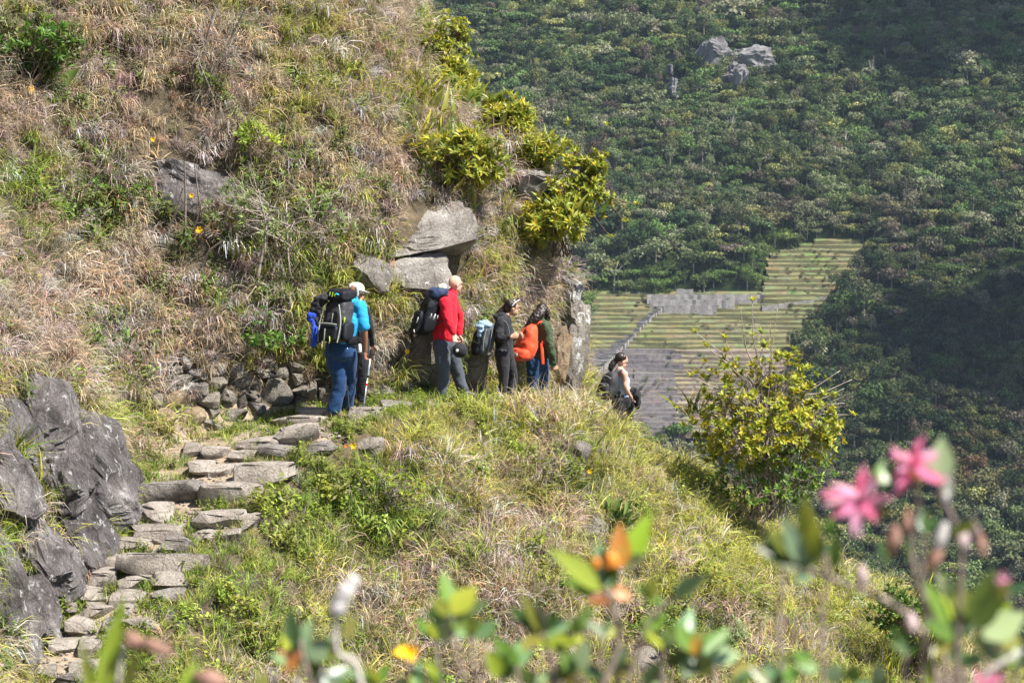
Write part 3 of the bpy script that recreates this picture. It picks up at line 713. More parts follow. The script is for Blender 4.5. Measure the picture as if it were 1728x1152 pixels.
# ------------------------------------------------------------------ clouds that shade parts of the mountainside
M_CLOUD = plain('cloud_white', (.85, .86, .88), 1, 0, 3, .03, 0)
def cloud(name, targets, lift, seed):
    r = np.random.default_rng(seed); V, Fs = [], []; sd = np.array(sundir)
    for (u, v, rad) in targets:
        c = mplane(u, v) + sd * lift
        for k in range(5):
            q = c + r.normal(0, rad * .45, 3) * (1, 1, .2); rr = rad * r.uniform(.5, .8); s0 = len(V); W, G = ICO[3]; off = r.uniform(0, 40, 3)
            for w_ in W: V.append(q + w_ * rr * (1, 1, .45) * (1 + .35 * mnoise.fractal(Vector(w_ * 2 + off), 1, 2, 4)))
            Fs += [tuple(s0 + a for a in g) for g in G]
    tag(link(name, mesh(name, V, Fs, M_CLOUD, True)), kind='structure')
cloud('cloud', [(u, v, ra) for u, v, ra in ((700,-80,26),(850,-70,24),(1000,-55,24),(1120,-40,24),(1240,-40,24),(1360,-15,26),(1480,10,30),(1600,15,32),(1720,15,34),(1440,60,16),(1540,70,20),(1660,80,22),(1000,-180,40),(1250,-150,44),(1500,-130,46),(1740,-110,46),(760,-180,40))], 640, 5)
cloud('cloud', [(1470,600,10),(1530,570,12),(1610,600,15),(1700,560,20),(1750,640,20),(1560,660,14),(1660,690,14)], 820, 6)
# ------------------------------------------------------------------ grass and undergrowth on the near hillside
M_GRASS = leaf_mat('grass_blades', trans=.3, rough=.6, gloss=.15)
M_UNDER = leaf_mat('undergrowth_leaves', trans=.35, rough=.45, gloss=.3)
def ribbon(V, Fs, C, pts, wds, side, col):
    s0 = len(V)
    for p, wd in zip(pts, wds):
        if wd < 1e-4: V.append(p)
        else: V += [p - side * wd, p + side * wd]
    n = len(pts); i = s0
    for k in range(n - 1):
        if wds[k + 1] < 1e-4: Fs.append((i, i + 1, i + 2))
        else: Fs.append((i, i + 1, i + 3, i + 2))
        C.append(col); i += 2
def grass_tuft(seed, n, ln, spread, curve, wd, droop=False, rad=.1):
    r = np.random.default_rng(seed); V, Fs, C = [], [], []
    for k in range(n):
        az = r.uniform(0, 6.283)
        if droop: az = -math.pi / 2 + r.normal(0, .75)
        rr = rad * math.sqrt(r.uniform()); ba = r.uniform(0, 6.283)
        p = np.array([rr * math.cos(ba), rr * math.sin(ba), -.03]); l = ln * r.uniform(.5, 1.25)
        th = abs(r.normal(0, spread)) + (.15 if droop else .03); c = curve * r.uniform(.4, 1.5)
        h = np.array([math.cos(az), math.sin(az), 0]); side = np.array([-h[1], h[0], 0]) * math.cos(r.uniform(-1.2, 1.2)) + np.array([0, 0, .3]) * r.normal()
        side /= np.linalg.norm(side); pts = [p.copy()]; ns = 4
        for s in range(ns):
            p = p + (h * math.sin(th) + np.array([0, 0, math.cos(th)])) * l / ns; th += c / ns * (1 + s * .3); pts.append(p.copy())
        w0 = wd * r.uniform(.6, 1.3)
        v = r.uniform(.55, 1.45); g = r.uniform(-.14, .14)
        ribbon(V, Fs, C, pts, [w0 * .8, w0, w0 * .85, w0 * .5, 0], side, (v * (1 + g), v, v * (1 - g * .8)))
    me = mesh('grass_tuft', V, Fs, M_GRASS); fcolor(me, 'var', np.array(C)); return me
def spray(seed, n, h, leaf, wd, stems=6, spread=.5):
    """small leafy twigs"""
    r = np.random.default_rng(seed); V, Fs, C = [], [], []
    for s in range(stems):
        az = r.uniform(0, 6.283); th = abs(r.normal(0, spread)); l = h * r.uniform(.6, 1.2); d = np.array([math.sin(th) * math.cos(az), math.sin(th) * math.sin(az), math.cos(th)])
        b = np.array([r.normal(0, .06), r.normal(0, .06), -.03]); side = np.cross(d, (0.3, .5, .1)); side /= np.linalg.norm(side)
        ribbon(V, Fs, C, [b, b + d * l * .5, b + d * l], [.004, .003, .001], side, (.75, .55, .4))
        for k in range(n // stems):
            t = r.uniform(.25, 1.05); p = b + d * l * t; a2 = r.uniform(0, 6.283); e = r.uniform(-.2, .9)
            q = np.array([math.cos(a2) * math.cos(e), math.sin(a2) * math.cos(e), math.sin(e)]); sd = np.cross(q, (0, 0, 1.)); sd /= np.linalg.norm(sd) + 1e-6
            sd = sd + np.array([0, 0, r.normal(0, .35)]); L_ = leaf * r.uniform(.6, 1.3); W_ = wd * r.uniform(.7, 1.2); v = r.uniform(.6, 1.4)
            ribbon(V, Fs, C, [p, p + q * L_ * .45, p + q * L_ - np.array([0, 0, L_ * .2])], [W_ * .25, W_, 0], sd, (v, v, v * r.uniform(.7, 1.1)))
    me = mesh('undergrowth_spray', V, Fs, M_UNDER); fcolor(me, 'var', np.array(C)); return me
def twigs(seed, n, h):
    r = np.random.default_rng(seed); V, Fs, C = [], [], []
    for s in range(n):
        az = r.uniform(0, 6.283); th = abs(r.normal(0, .5)); l = h * r.uniform(.5, 1.2); p = np.array([r.normal(0, .07), r.normal(0, .07), -.03]); pts = [p]
        for k in range(4):
            th += r.normal(.08, .22); az += r.normal(0, .4); p = p + np.array([math.sin(th) * math.cos(az), math.sin(th) * math.sin(az), math.cos(th)]) * l / 4; pts.append(p)
        side = np.array([math.cos(s), math.sin(s), .2]); ribbon(V, Fs, C, pts, [.006, .005, .004, .003, .0015], side, tuple(np.array([1, 1, 1]) * r.uniform(.6, 1.4)))
    me = mesh('twig_tuft', V, Fs, M_GRASS); fcolor(me, 'var', np.array(C)); return me
PG = [grass_tuft(1, 34, .26, .35, .9, .0055), grass_tuft(2, 34, .34, .4, 1.2, .0055), grass_tuft(3, 40, .2, .5, .8, .0055), grass_tuft(4, 28, .46, .4, 1.4, .005),      # 0-3 upright
      grass_tuft(5, 44, .42, .35, 2.6, .0055, True), grass_tuft(6, 44, .55, .3, 2.9, .0055, True), grass_tuft(7, 40, .34, .4, 2.3, .0055, True),                      # 4-6 drooping
      grass_tuft(8, 36, .09, .5, .6, .005, False, .09), twigs(9, 16, .42), twigs(10, 12, .6), grass_tuft(11, 50, .3, .75, 1.6, .004)]                                     # 7 short, 8-9 twigs, 10 tangle
PU = [spray(21, 60, .26, .06, .017), spray(22, 60, .34, .075, .017), spray(23, 72, .2, .045, .014), spray(24, 40, .4, .12, .016, 5, .4), spray(25, 90, .3, .05, .02, 8, .6)]

# patches of growth as seen in the photograph: u, v, radius u, radius v, kind, weight
DRY, GRN, YGR, DRK, LEAF, DROOP, TWIG, BARE = range(8)
PATCH = [(60,90,130,70,LEAF,1.3),(60,90,110,60,DRK,1.0),(300,150,260,120,DRY,1.0),(120,200,160,60,DRY,.9),(560,90,130,130,YGR,.9),(470,190,110,60,YGR,.7),(600,250,70,90,DRY,.8),(650,90,50,160,DRY,1.1),(640,170,50,70,YGR,.7),
(60,330,120,90,GRN,.9),(180,340,90,60,LEAF,1.0),(170,330,90,60,DRK,.6),(290,260,120,70,TWIG,1.3),(300,250,130,80,DRY,.9),(60,500,130,90,DRY,1.0),(200,480,160,90,DRY,1.0),(120,430,90,40,YGR,.8),(330,500,110,80,DRY,1.0),(330,420,60,60,DRK,1.2),  # strongest dark patch paints the shadowed hollow in the bank as dark growth
(480,320,140,100,LEAF,.8),(430,480,90,50,GRN,1.0),(470,560,60,50,LEAF,1.0),(470,560,70,50,DRK,.5),(480,440,80,50,DROOP,1.0),(620,500,60,40,YGR,1.3),(600,560,70,60,DROOP,1.2),(640,590,60,50,DRY,.9),(730,330,70,30,DROOP,1.2),(740,320,50,40,DRY,1.0),
(870,470,90,110,DROOP,1.4),(880,470,90,110,DRY,1.0),(830,480,40,90,YGR,1.0),(820,560,60,50,DROOP,1.0),(900,420,80,40,YGR,.8),(950,430,50,60,DRY,1.0),(830,330,60,40,DRY,.9),(200,600,70,40,LEAF,1.1),(200,600,70,40,GRN,.7),(80,610,100,40,DRY,.7),(20,720,50,60,YGR,1.2),(120,560,80,50,DRY,.8),
(650,690,300,40,YGR,.9),(760,700,150,50,YGR,1.2),(640,830,130,70,LEAF,1.2),(600,850,150,80,GRN,1.1),(520,800,60,30,GRN,1.2),(450,980,120,90,GRN,.8),(470,880,70,50,LEAF,.9),(380,1060,110,80,GRN,.9),(360,1060,90,80,LEAF,.7),(560,1010,110,80,DRY,.5),
(820,780,160,80,YGR,.6),(760,800,110,60,DRY,.5),(900,690,70,40,DRY,1.0),(960,770,90,60,DRY,.6),(1100,760,130,50,YGR,1.2),(1200,820,120,60,YGR,1.0),(950,810,70,40,DRK,.8),(950,810,60,40,LEAF,.9),(1080,800,60,50,DRY,.5),(850,920,150,60,DRY,.4),(800,980,130,60,DRY,.45),(1200,920,120,70,YGR,.8),(1300,960,120,60,YGR,.6),(1150,930,80,60,DRY,.6),(1100,850,70,50,GRN,.4),
(1380,1020,120,50,YGR,.6),(1300,1060,120,60,DRY,.6),(1440,1090,90,60,YGR,.5),(1130,1060,90,50,LEAF,.8),(1130,1060,90,50,DRK,.5),(700,1090,150,60,DRY,.5),(760,1000,60,40,DRK,.6),(650,1110,100,50,GRN,.5),(900,1090,120,50,DRY,.6),(1230,1040,60,50,DRK,.5),(410,658,150,42,BARE,1.6),(962,560,26,90,BARE,1.1),(705,430,60,35,BARE,.8),(120,850,90,150,BARE,.75),(300,315,80,55,BARE,.7),(690,610,60,50,BARE,.9),(40,1000,60,100,BARE,.8),(900,310,25,20,BARE,.7),(800,620,30,50,BARE,.8),(350,420,40,40,BARE,.8),(620,755,30,18,BARE,.9)]
def weights(u, v, x, y, z):
    W = np.zeros((8, len(u)))
    for (pu, pv, ru, rv, k, wt) in PATCH: W[k] += wt * np.exp(-(((u - pu) / ru) ** 2 + ((v - pv) / rv) ** 2))
    n1 = fbm(x * 1.1, y * 1.1 + z, 51, 3); n2 = fbm(x * 1.3 + 9, z * 1.3 - y, 53, 3); n3 = fbm(x * 2.3 - 5, z * 2.3 + y, 55, 3)
    W[DRY] += .25 + 1.3 * np.clip(n1 - .45, 0, 1); bk_ = sst(-3.3, -2.4, z) * (x < 2); W[DRY] += .16 * bk_; W[YGR] += .32 - .12 * bk_ + 1.3 * np.clip(n2 - .45, 0, 1); W[GRN] += .18 + 1.2 * np.clip(.5 - n1, 0, 1)
    W[DRK] += .8 * np.clip(n3 - .58, 0, 1) + .05; W[LEAF] += .05 + .8 * np.clip(.45 - n2, 0, 1); W[TWIG] += .05 + .5 * np.clip(n3 - .55, 0, 1)
    return W
def make_grass():
    gx, gy = np.meshgrid(XS, YS); Z = HFI.H
    P00 = np.stack([gx[:-1, :-1], gy[:-1, :-1], Z[:-1, :-1]], -1); P10 = np.stack([gx[:-1, 1:], gy[:-1, 1:], Z[:-1, 1:]], -1); P01 = np.stack([gx[1:, :-1], gy[1:, :-1], Z[1:, :-1]], -1); P11 = np.stack([gx[1:, 1:], gy[1:, 1:], Z[1:, 1:]], -1)
    ar = np.linalg.norm(np.cross(P10 - P00, P01 - P00), axis=-1); cen = (P00 + P11) / 2
    u, v = proj(cen); n = hnormal(cen[..., 0].ravel(), cen[..., 1].ravel()).reshape(cen.shape)
    facing_cam = (n * -cen).sum(-1) / np.linalg.norm(cen, axis=-1)
    ok = (u > -230) & (u < 1800) & (v > -230) & (v < 1330) & (cen[..., 1] > 12) & (cen[..., 1] < 40) & (facing_cam > -.55)
    dens = np.where(ok, ar, 0).ravel(); tot = dens.sum(); print('AREA', tot)
    def sample(cnt):
        i = NR.choice(dens.size, cnt, p=dens / tot); a, b = NR.uniform(size=(2, cnt, 1))
        p00, p10, p01 = P00.reshape(-1, 3)[i], P10.reshape(-1, 3)[i], P01.reshape(-1, 3)[i]
        p = p00 + (p10 - p00) * a + (p01 - p00) * b
        p[:, 2] = HFI.z(p[:, 0], p[:, 1]); return p
    def rockfree(p, grow=1.0):
        k = np.ones(len(p), bool)
        for c, rr, hd in ROCKS:
            d = (p - c) / (hd * grow * (.8 if rr > .6 else 1)); k &= (d * d).sum(1) > 1
            # nothing rooted just in front of a rock's lower half hides it from below
        return k
    # --- grass
    p = sample(int(tot * 130)); x, y, z = p.T; u, v = proj(p); sd = HFI.z(x, y, HFI.SD); st = HFI.z(x, y, HFI.S)
    W = weights(u, v, x, y, z); n = hnormal(x, y); m = len(p)
    onpath = np.abs(sd) < .02
    pn = fbm(x * 1.7, y * 1.7, 61, 3); edge = sst(.38, .55, pn)
    keep = rockfree(p, .92) & (~onpath | (NR.uniform(size=m) < edge * .9))
    keep &= NR.uniform(size=m) > .75 * np.clip(W[BARE], 0, 1)
    clump = fbm(x * 3.1, z * 2.2 + y * 2.2, 63, 3); keep &= NR.uniform(size=m) < .25 + 1.9 * np.clip(clump - .32, 0, 1) + .25 * sst(0, .4, -sd)
    k = np.flatnonzero(keep); p, x, y, z, u, v, sd, st, n, onpath = p[k], x[k], y[k], z[k], u[k], v[k], sd[k], st[k], n[k], onpath[k]; W = W[:, k]; m = len(k)
    g = W[[DRY, YGR, GRN, DRK]]; g = g ** 2.2; g /= g.sum(0); c = np.cumsum(g, 0); q = NR.uniform(size=m); kind = (q > c[0]).astype(int) + (q > c[1]) + (q > c[2])
    col = np.array([(.52, .39, .265), (.43, .45, .085), (.24, .34, .05), (.08, .11, .028)])[kind]
    alt = np.array([(.50, .42, .27), (.45, .41, .15), (.27, .31, .085), (.14, .13, .06)])[kind]
    f = NR.uniform(size=(m, 1)) * fbm(x * 2, y * 2 + z, 71, 2)[:, None] * 1.6; col = col * (1 - f) + alt * f
    pk = (kind == 0) & (NR.uniform(size=m) < .3); col[pk] = (.48, .37, .335); gy_ = (kind == 0) & (NR.uniform(size=m) < .15); col[gy_] = (.60, .55, .50)
    col = col * NR.uniform(.6, 1.25, (m, 1)) * (1 + NR.normal(0, .05, (m, 3)))
    col = np.where(onpath[:, None], np.array((.25, .32, .07)) * NR.uniform(.8, 1.3, (m, 1)), col)
    bank = sd > .02
    pd = np.clip(.18 + .8 * W[DROOP] + .25 * (kind == 0), 0, .9) * bank + .06
    dr = NR.uniform(size=m) < pd; tw = NR.uniform(size=m) < .05 + .22 * np.clip(W[TWIG], 0, 2)
    idx = np.where(dr, 4 + NR.integers(0, 3, m), np.where(NR.uniform(size=m) < .2, 10, NR.integers(0, 4, m))); idx = np.where(tw & ~onpath, 8 + NR.integers(0, 2, m), idx); idx = np.where(onpath, np.where(NR.uniform(size=m) < .75, 7, 2), idx)
    tcol = tw & ~onpath; col[tcol] = np.array((.40, .34, .29)) * NR.uniform(.6, 1.2, (tcol.sum(), 1))
    out = np.arctan2(n[:, 1], n[:, 0]); yaw = np.where((idx >= 4) & (idx <= 6), out + math.pi / 2 + NR.normal(0, .5, m), NR.uniform(0, 6.283, m))
    ax = n * .55 + np.array((0, 0, .75)); ax[(idx >= 4) & (idx <= 6)] = (0, 0, 1); ax += NR.normal(0, .16, ax.shape); ax /= np.linalg.norm(ax, axis=1, keepdims=True)
    scl = NR.uniform(.5, 1.1, m) * (.7 + .6 * clump[k]); scl *= np.where(onpath, .8, 1)
    edge_path = (sd < 0) & (sd > -.5); scl = np.where(edge_path & (st < 8.5), scl * .6, scl)
    scatter('grass', PG, p, eulers(yaw, ax), scl, idx, col); print('GRASS', m)
    # --- leafy undergrowth
    p = sample(int(tot * 34)); x, y, z = p.T; u, v = proj(p); sd = HFI.z(x, y, HFI.SD); W = weights(u, v, x, y, z)
    cl = fbm(x * 2.2 + 30, z * 2.2 + y, 83, 3)
    keep = rockfree(p, 1.0) & (np.abs(sd) > .1) & (NR.uniform(size=len(p)) < np.clip(.85 * W[LEAF] * (cl > .40) + .10 * (cl > .55), 0, .95))
    k = np.flatnonzero(keep); p, x, y, z, u, v = p[k], x[k], y[k], z[k], u[k], v[k]; m = len(k); n = hnormal(x, y); W = W[:, k]
    fl = sst(-.6, -.1, sd[k] * -1)
    a = np.where((sd[k] < 0)[:, None], (.30, .36, .07), (.17, .235, .055)); a = a * (1 - .55 * np.clip(W[DRK], 0, 1)[:, None]); col = a * NR.uniform(.65, 1.25, (m, 1)) * (1 + NR.normal(0, .07, (m, 3)))
    ax = n * .6 + np.array((0, 0, .6)) + NR.normal(0, .15, n.shape); ax /= np.linalg.norm(ax, axis=1, keepdims=True)
    scatter('undergrowth', PU, p, eulers(NR.uniform(0, 6.283, m), ax), NR.uniform(.6, 1.15, m), NR.integers(0, 5, m), col); print('UNDER', m)
make_grass()

def make_gravel():
    peb = [mesh('pebble', *rock_verts((1, 1, .6), 900 + i, sub=1, boxy=.7, cuts=4, chip=.2), M_STEP) for i in range(5)]
    n = 5200; i = NR.integers(0, 150, n); t = NR.uniform(-1, 1, n); t = np.where(t > 0, t * PD[i, 7], t * PD[i, 3]) * 1.05
    j = NR.uniform(0, 1, n); i2 = np.minimum(i + 1, len(PD) - 1); cx = PD[i, 0] * (1 - j) + PD[i2, 0] * j; cy = PD[i, 1] * (1 - j) + PD[i2, 1] * j
    x = cx - TY[i] * t; y = cy + TX[i] * t; P = np.stack([x, y, HFI.z(x, y) + .03], 1)
    scatter('gravel', peb, P, NR.uniform(-1, 1, (n, 3)) * (.3, .3, 3.1), .015 + .06 * NR.beta(1.2, 4, n), NR.integers(0, 5, n), np.ones((n, 3)))
make_gravel()

def make_path_growth():
    n = 5200; i = NR.integers(0, 165, n); t = NR.uniform(-1, 1, n); q = np.abs(t) ** .6 * np.sign(t); t = np.where(q > 0, q * PD[i, 7], q * PD[i, 3])
    j = NR.uniform(0, 1, n); cx = PD[i, 0] * (1 - j) + PD[i + 1, 0] * j; cy = PD[i, 1] * (1 - j) + PD[i + 1, 1] * j; x = cx - TY[i] * t; y = cy + TX[i] * t; P = np.stack([x, y, HFI.z(x, y) + .01], 1)
    k = (fbm(x * 2.1, y * 2.1, 91, 3) + .16 * np.abs(q) + NR.normal(0, .04, n)) > .56
    for c, rr, hd in ROCKS: k &= (((P - c) / (hd * .8)) ** 2).sum(1) > 1
    P = P[k]; m = len(P); lf = NR.uniform(size=m) < .0
    col = np.array([(.24, .33, .055), (.36, .40, .08), (.15, .22, .04), (.45, .38, .2)])[NR.integers(0, 4, m)] * NR.uniform(.75, 1.25, (m, 1))
    scatter('path_grass', PG, P, eulers(NR.uniform(0, 6.28, m), np.tile((0., 0., 1.), (m, 1))), NR.uniform(.45, 1.0, m), np.where(NR.uniform(size=m) < .65, 7, 2), col)
    m2 = m // 4; Q = P[NR.integers(0, m, m2)] + NR.normal(0, .05, (m2, 3)) * (1, 1, 0)
    scatter('path_weeds', PU, Q, eulers(NR.uniform(0, 6.28, m2), np.tile((0., 0., 1.), (m2, 1))), NR.uniform(.3, .6, m2), NR.integers(0, 5, m2), np.array((.24, .31, .06)) * NR.uniform(.6, 1.25, (m2, 1))); print('PATHG', m)
make_path_growth()
# ------------------------------------------------------------------ individual plants on the near hillside
def crom(P, k=5):
    P = [np.asarray(p, float) for p in P]; out = []
    for i in range(len(P) - 1):
        p0, p1, p2, p3 = P[max(i - 1, 0)], P[i], P[i + 1], P[min(i + 2, len(P) - 1)]
        for j in range(k):
            t = j / k; out.append(.5 * ((2 * p1) + (-p0 + p2) * t + (2 * p0 - 5 * p1 + 4 * p2 - p3) * t * t + (-p0 + 3 * p1 - 3 * p2 + p3) * t ** 3))
    out.append(P[-1]); return out
class MB:
    """collects tubes and leaves into one mesh"""
    def __init__(s): s.V, s.F, s.C, s.M = [], [], [], []
    def tube(s, pts, r0, r1, n=5, col=(1, 1, 1), mi=0, k=4):
        P = crom(pts, k) if len(pts) > 2 else [np.asarray(p, float) for p in pts]; s0 = len(s.V); m = len(P)
        for i, p in enumerate(P):
            t = P[min(i + 1, m - 1)] - P[max(i - 1, 0)]; t = t / (np.linalg.norm(t) + 1e-9)
            a = np.cross(t, (.31, .17, .93)); a /= np.linalg.norm(a) + 1e-9; b = np.cross(t, a); r = r0 + (r1 - r0) * i / (m - 1)
            for e in range(n): s.V.append(p + (a * math.cos(6.2832 * e / n) + b * math.sin(6.2832 * e / n)) * r)
        for i in range(m - 1):
            for e in range(n): s.F.append((s0 + i * n + e, s0 + i * n + (e + 1) % n, s0 + (i + 1) * n + (e + 1) % n, s0 + (i + 1) * n + e)); s.C.append(col); s.M.append(mi)
        s.F.append(tuple(s0 + (m - 1) * n + e for e in range(n))); s.C.append(col); s.M.append(mi)
    def leaf(s, base, d, up, ln, wd, droop=.2, fold=.25, col=(1, 1, 1), mi=0, n=4, tip=.5):
        d = np.asarray(d, float); d = d / np.linalg.norm(d); sd = np.cross(d, up); sd /= np.linalg.norm(sd) + 1e-9; nn = np.cross(sd, d); s0 = len(s.V); base = np.asarray(base, float)
        for i in range(n + 1):
            t = i / n; w_ = wd * .5 * max(.03, math.sin(math.pi * min(1, t ** (tip + .25) * .97 + .03))) if i else wd * .08
            p = base + d * ln * t - nn * droop * ln * t * t
            s.V += [p - sd * w_ + nn * fold * w_, p, p + sd * w_ + nn * fold * w_]
        for i in range(n):
            a = s0 + 3 * i
            for f in ((a, a + 1, a + 4, a + 3), (a + 1, a + 2, a + 5, a + 4)): s.F.append(f); s.C.append(col); s.M.append(mi)
    def build(s, name, mats, parent=None, loc=None, smooth=True):
        me = mesh(name, s.V, s.F, mats, smooth, s.M); fcolor(me, 'var', np.array(s.C)); return link(name, me, parent, loc)
M_TWIG = plain('twig_bark', (.33, .28, .24), .9, .1, 25, .45, .3, .004)
M_TWIG_DARK = plain('dark_bark', (.13, .095, .07), .9, .1, 25, .45, .3, .004)
M_FOL = own_leaf_mat('shrub_leaves', [(.13, .20, .035), (.30, .36, .055), (.48, .47, .07)], 3.5, .35, .4, .35)
M_FOL_GREY = own_leaf_mat('grey_green_leaves', [(.14, .20, .07), (.27, .33, .12), (.42, .45, .22)], 5, .3, .5, .25)
M_FOL_DEEP = own_leaf_mat('deep_green_leaves', [(.05, .11, .02), (.10, .20, .035), (.22, .30, .06)], 5, .3, .4, .35)
M_SWORD = leaf_mat('sword_leaves', trans=.3, rough=.4, gloss=.35)
def rosette(mb, p, d, r, n, ln, wd, palette, mi=0):
    d = np.asarray(d, float); d /= np.linalg.norm(d); a = np.cross(d, (.2, .9, .1)); a /= np.linalg.norm(a); b = np.cross(d, a)
    for i in range(n):
        az = i * 2.4 + r.uniform(-.3, .3); op = r.uniform(.35, 1.25); q = d * math.cos(op) + (a * math.cos(az) + b * math.sin(az)) * math.sin(op)
        v = r.uniform(.65, 1.3); c = palette[r.integers(len(palette))]
        mb.leaf(np.asarray(p) - d * .01 * i / n, q, d, ln * r.uniform(.65, 1.15), wd * r.uniform(.8, 1.15), r.uniform(0, .35), .3, (c[0] * v, c[1] * v, c[2] * v), mi, 2)
def shrub(name, label, cat, base, box, seed, limbs=9, twigs=5, ros=(9, .075, .024), mfol=None, mbark=None, pal=((1, 1, 1),), r0=.03, bare=.15, depth=None, group=None, extra=(), lean=0):
    """base: photo point where it roots; box: u0,v0,u1,v1 the crown fills. parts: branches, foliage"""
    p = hit1(*base) if len(base) == 2 else Vector(at(*base)); s = p.y / F; r = np.random.default_rng(seed); t = empty(name, p, label, cat, group)
    c = np.array(at((box[0] + box[2]) / 2, (box[1] + box[3]) / 2, p.y + lean)) - np.array(p); rx, rz = (box[2] - box[0]) * s / 2, (box[3] - box[1]) * s / 2; ry = depth or rx * .75
    br, fo = MB(), MB()
    for i in range(limbs):
        d = r.normal(size=3); d /= np.linalg.norm(d); d[2] = abs(d[2]) * 1.1 - .45
        e = c + d * np.array([rx, ry, rz]) * r.uniform(.45, .8); b0 = np.array([r.normal(0, .17 * rx), r.normal(0, .12 * rx), -.12])
        m1 = b0 * .6 + e * .4 + r.normal(0, .09, 3) * rx + np.array([0, 0, .12 * rz]); br.tube([b0, m1, e], r0 * r.uniform(.45, .9), r0 * .3, 5)
        for k in range(twigs):
            t0 = r.uniform(.4, 1); st = m1 * (1 - t0) + e * t0 if t0 < 1 else e
            d2 = d + r.normal(0, .6, 3); d2 /= np.linalg.norm(d2); d2[2] += .25; f = st + d2 * np.array([rx, ry, rz]) * r.uniform(.22, .5)
            q = (f - c) / np.array([rx, ry, rz]); l = np.linalg.norm(q)
            if l > 1.02: f = c + q / l * 1.0 * np.array([rx, ry, rz])
            mm = (st + f) / 2 + r.normal(0, .05, 3) * rx; br.tube([st, mm, f], r0 * .28, r0 * .1, 4)
            if r.uniform() > bare:
                for _ in range(2 if r.uniform() < .5 else 1):
                    rosette(fo, f, d2 + np.array([0, 0, .5]), r, ros[0], ros[1], ros[2], pal); f = f + r.normal(0, .045, 3)
            else:
                for _ in range(3): br.tube([f, f + (d2 + r.normal(0, .6, 3)) * rx * .16], r0 * .1, r0 * .05, 3)
    for (u, v, kind) in extra:
        e = np.array(at(u, v, p.y + lean)) - np.array(p); b0 = c + (e - c) * .3; br.tube([b0 * .4, b0, e * .5 + b0 * .5 + r.normal(0, .04, 3), e], .014, .006, 4)
        if kind: rosette(fo, e, (0, -.2, 1), r, ros[0], ros[1], ros[2], pal)
    br.build('branches', mbark or M_TWIG, t); o = fo.build('foliage', mfol or M_FOL, t); o['kind'] = 'stuff'
    br_ = t; return t
YP = [(1, 1, 1), (1.3, 1.1, .9), (.8, .9, .8), (1.5, 1.05, .7)]
shrub('flowering_shrub', 'big twiggy shrub with yellow-green leaves growing on the grass edge right of the last hiker', 'shrub', (1290,858,28.3), (1162,545,1428,850), 1, 38, 15, (13, .10, .04), None, None, ((1.25, 1.2, 1), (1.5, 1.25, .9), (.95, 1, .8), (1.7, 1.2, .7)), .018, .2, .8, extra=[(1270,508,1),(1192,585,1),(1222,570,1),(1165,635,1),(1345,665,1),(1100+72,560,1),(1312,520,0),(1250,520,0),(1300,545,0),(1425,680,0),(1438,640,0),(1418,625,0),(1425,655,0),(1440,700,1)])
shrub('low_shrub', 'dense dark green scrub around the foot of the big twiggy shrub', 'shrub', (1290,865,28.15), (1185,735,1425,880), 50, 24, 9, (9, .09, .03), M_FOL_DEEP, M_TWIG, ((1.3, 1.2, 1), (1, 1, .9), (1.6, 1.3, .9)), .012, .25, .7)
shrub('skyline_shrub', 'yellow-leaved shrub on the spur skyline above the corner rock', 'shrub', (935,365,30.6), (905,210,1035,395), 2, 24, 10, (10, .10, .04), None, M_TWIG_DARK, YP, .014, .08, .5, extra=[(1025,213,1),(985,190,0),(1040,225,0),(1010,255,0),(1075,345,1),(1060,350,0),(1055,375,1),(1030,400,1),(1005,240,0)])
shrub('skyline_shrub', 'small bushy yellow-tipped shrub at the very top of the spur skyline', 'shrub', (748,125,32.0), (700,8,802,125), 3, 20, 8, (10, .08, .032), None, M_TWIG_DARK, YP, .014, .05, .45)
G_RB = 'leafy bushes on the spur skyline'
for i, (b_, bx_, lab_) in enumerate([((742,195,31.9), (690,85,808,195), 'tall leafy yellow-green bush on the skyline under the topmost bush'), ((765,330), (690,205,862,335), 'broad leafy yellow-green bush above the overhanging boulder'), ((852,245,31.3), (808,155,905,245), 'leafy bush at the step of the spur skyline'),
 ((905,285,30.9), (868,215,940,290), 'leafy bush just above the pale skyline rock'), ((945,420,30.2), (880,320,1000,425), 'leafy bush spilling over the cliff edge right of the pale skyline rock')]):
    shrub('skyline_bush', lab_, 'shrub', b_, bx_, 30 + i, 22, 9, (10, .15, .036), None, M_TWIG_DARK, YP, .012, .04, .5, G_RB, lean=-.15 if len(b_) == 2 else 0)
shrub('narrow_leaf_shrub', 'grey-green narrow-leaved shrub with bare twigs spreading over the middle of the bank', 'shrub', (475,448), (345,240,660,440), 4, 16, 7, (10, .13, .022), M_FOL_GREY, M_TWIG, ((1, 1, 1), (1.1, 1.1, 1), (.8, .9, .8)), .028, .45, .5, lean=-.35)
shrub('low_shrub', 'dark leafy shrub with orange tips at the lower right edge of the grass slope', 'shrub', (1545,1120,25.8), (1462,938,1640,1120), 5, 26, 8, (10, .08, .03), M_FOL_DEEP, M_TWIG_DARK, YP, .02, .05, .5)
shrub('low_shrub', 'bright yellow-green bush in the grass just right of the upper steps', 'shrub', (655,860), (560,775,715,860), 6, 12, 6, (9, .055, .022), M_FOL, M_TWIG, ((1.1, 1.15, .9), (.9, 1, .8)), .012, .03, .4, lean=-.2)
shrub('low_shrub', 'small yellow-green bush hanging at the right end of the big overhanging boulder', 'shrub', (640,400), (615,330,690,440), 7, 8, 5, (8, .05, .018), M_FOL, M_TWIG, ((1, 1, 1), (.8, .9, .8)), .01, .1, .3, lean=-.25)
shrub('low_shrub', 'dense green bush low on the slope behind the blurred leaf rosettes', 'shrub', (1110,1100), (1050,1030,1190,1110), 8, 10, 6, (9, .06, .02), M_FOL_DEEP, M_TWIG, ((1.4, 1.3, 1), (1, 1, 1)), .012, .02, .4, lean=-.2)
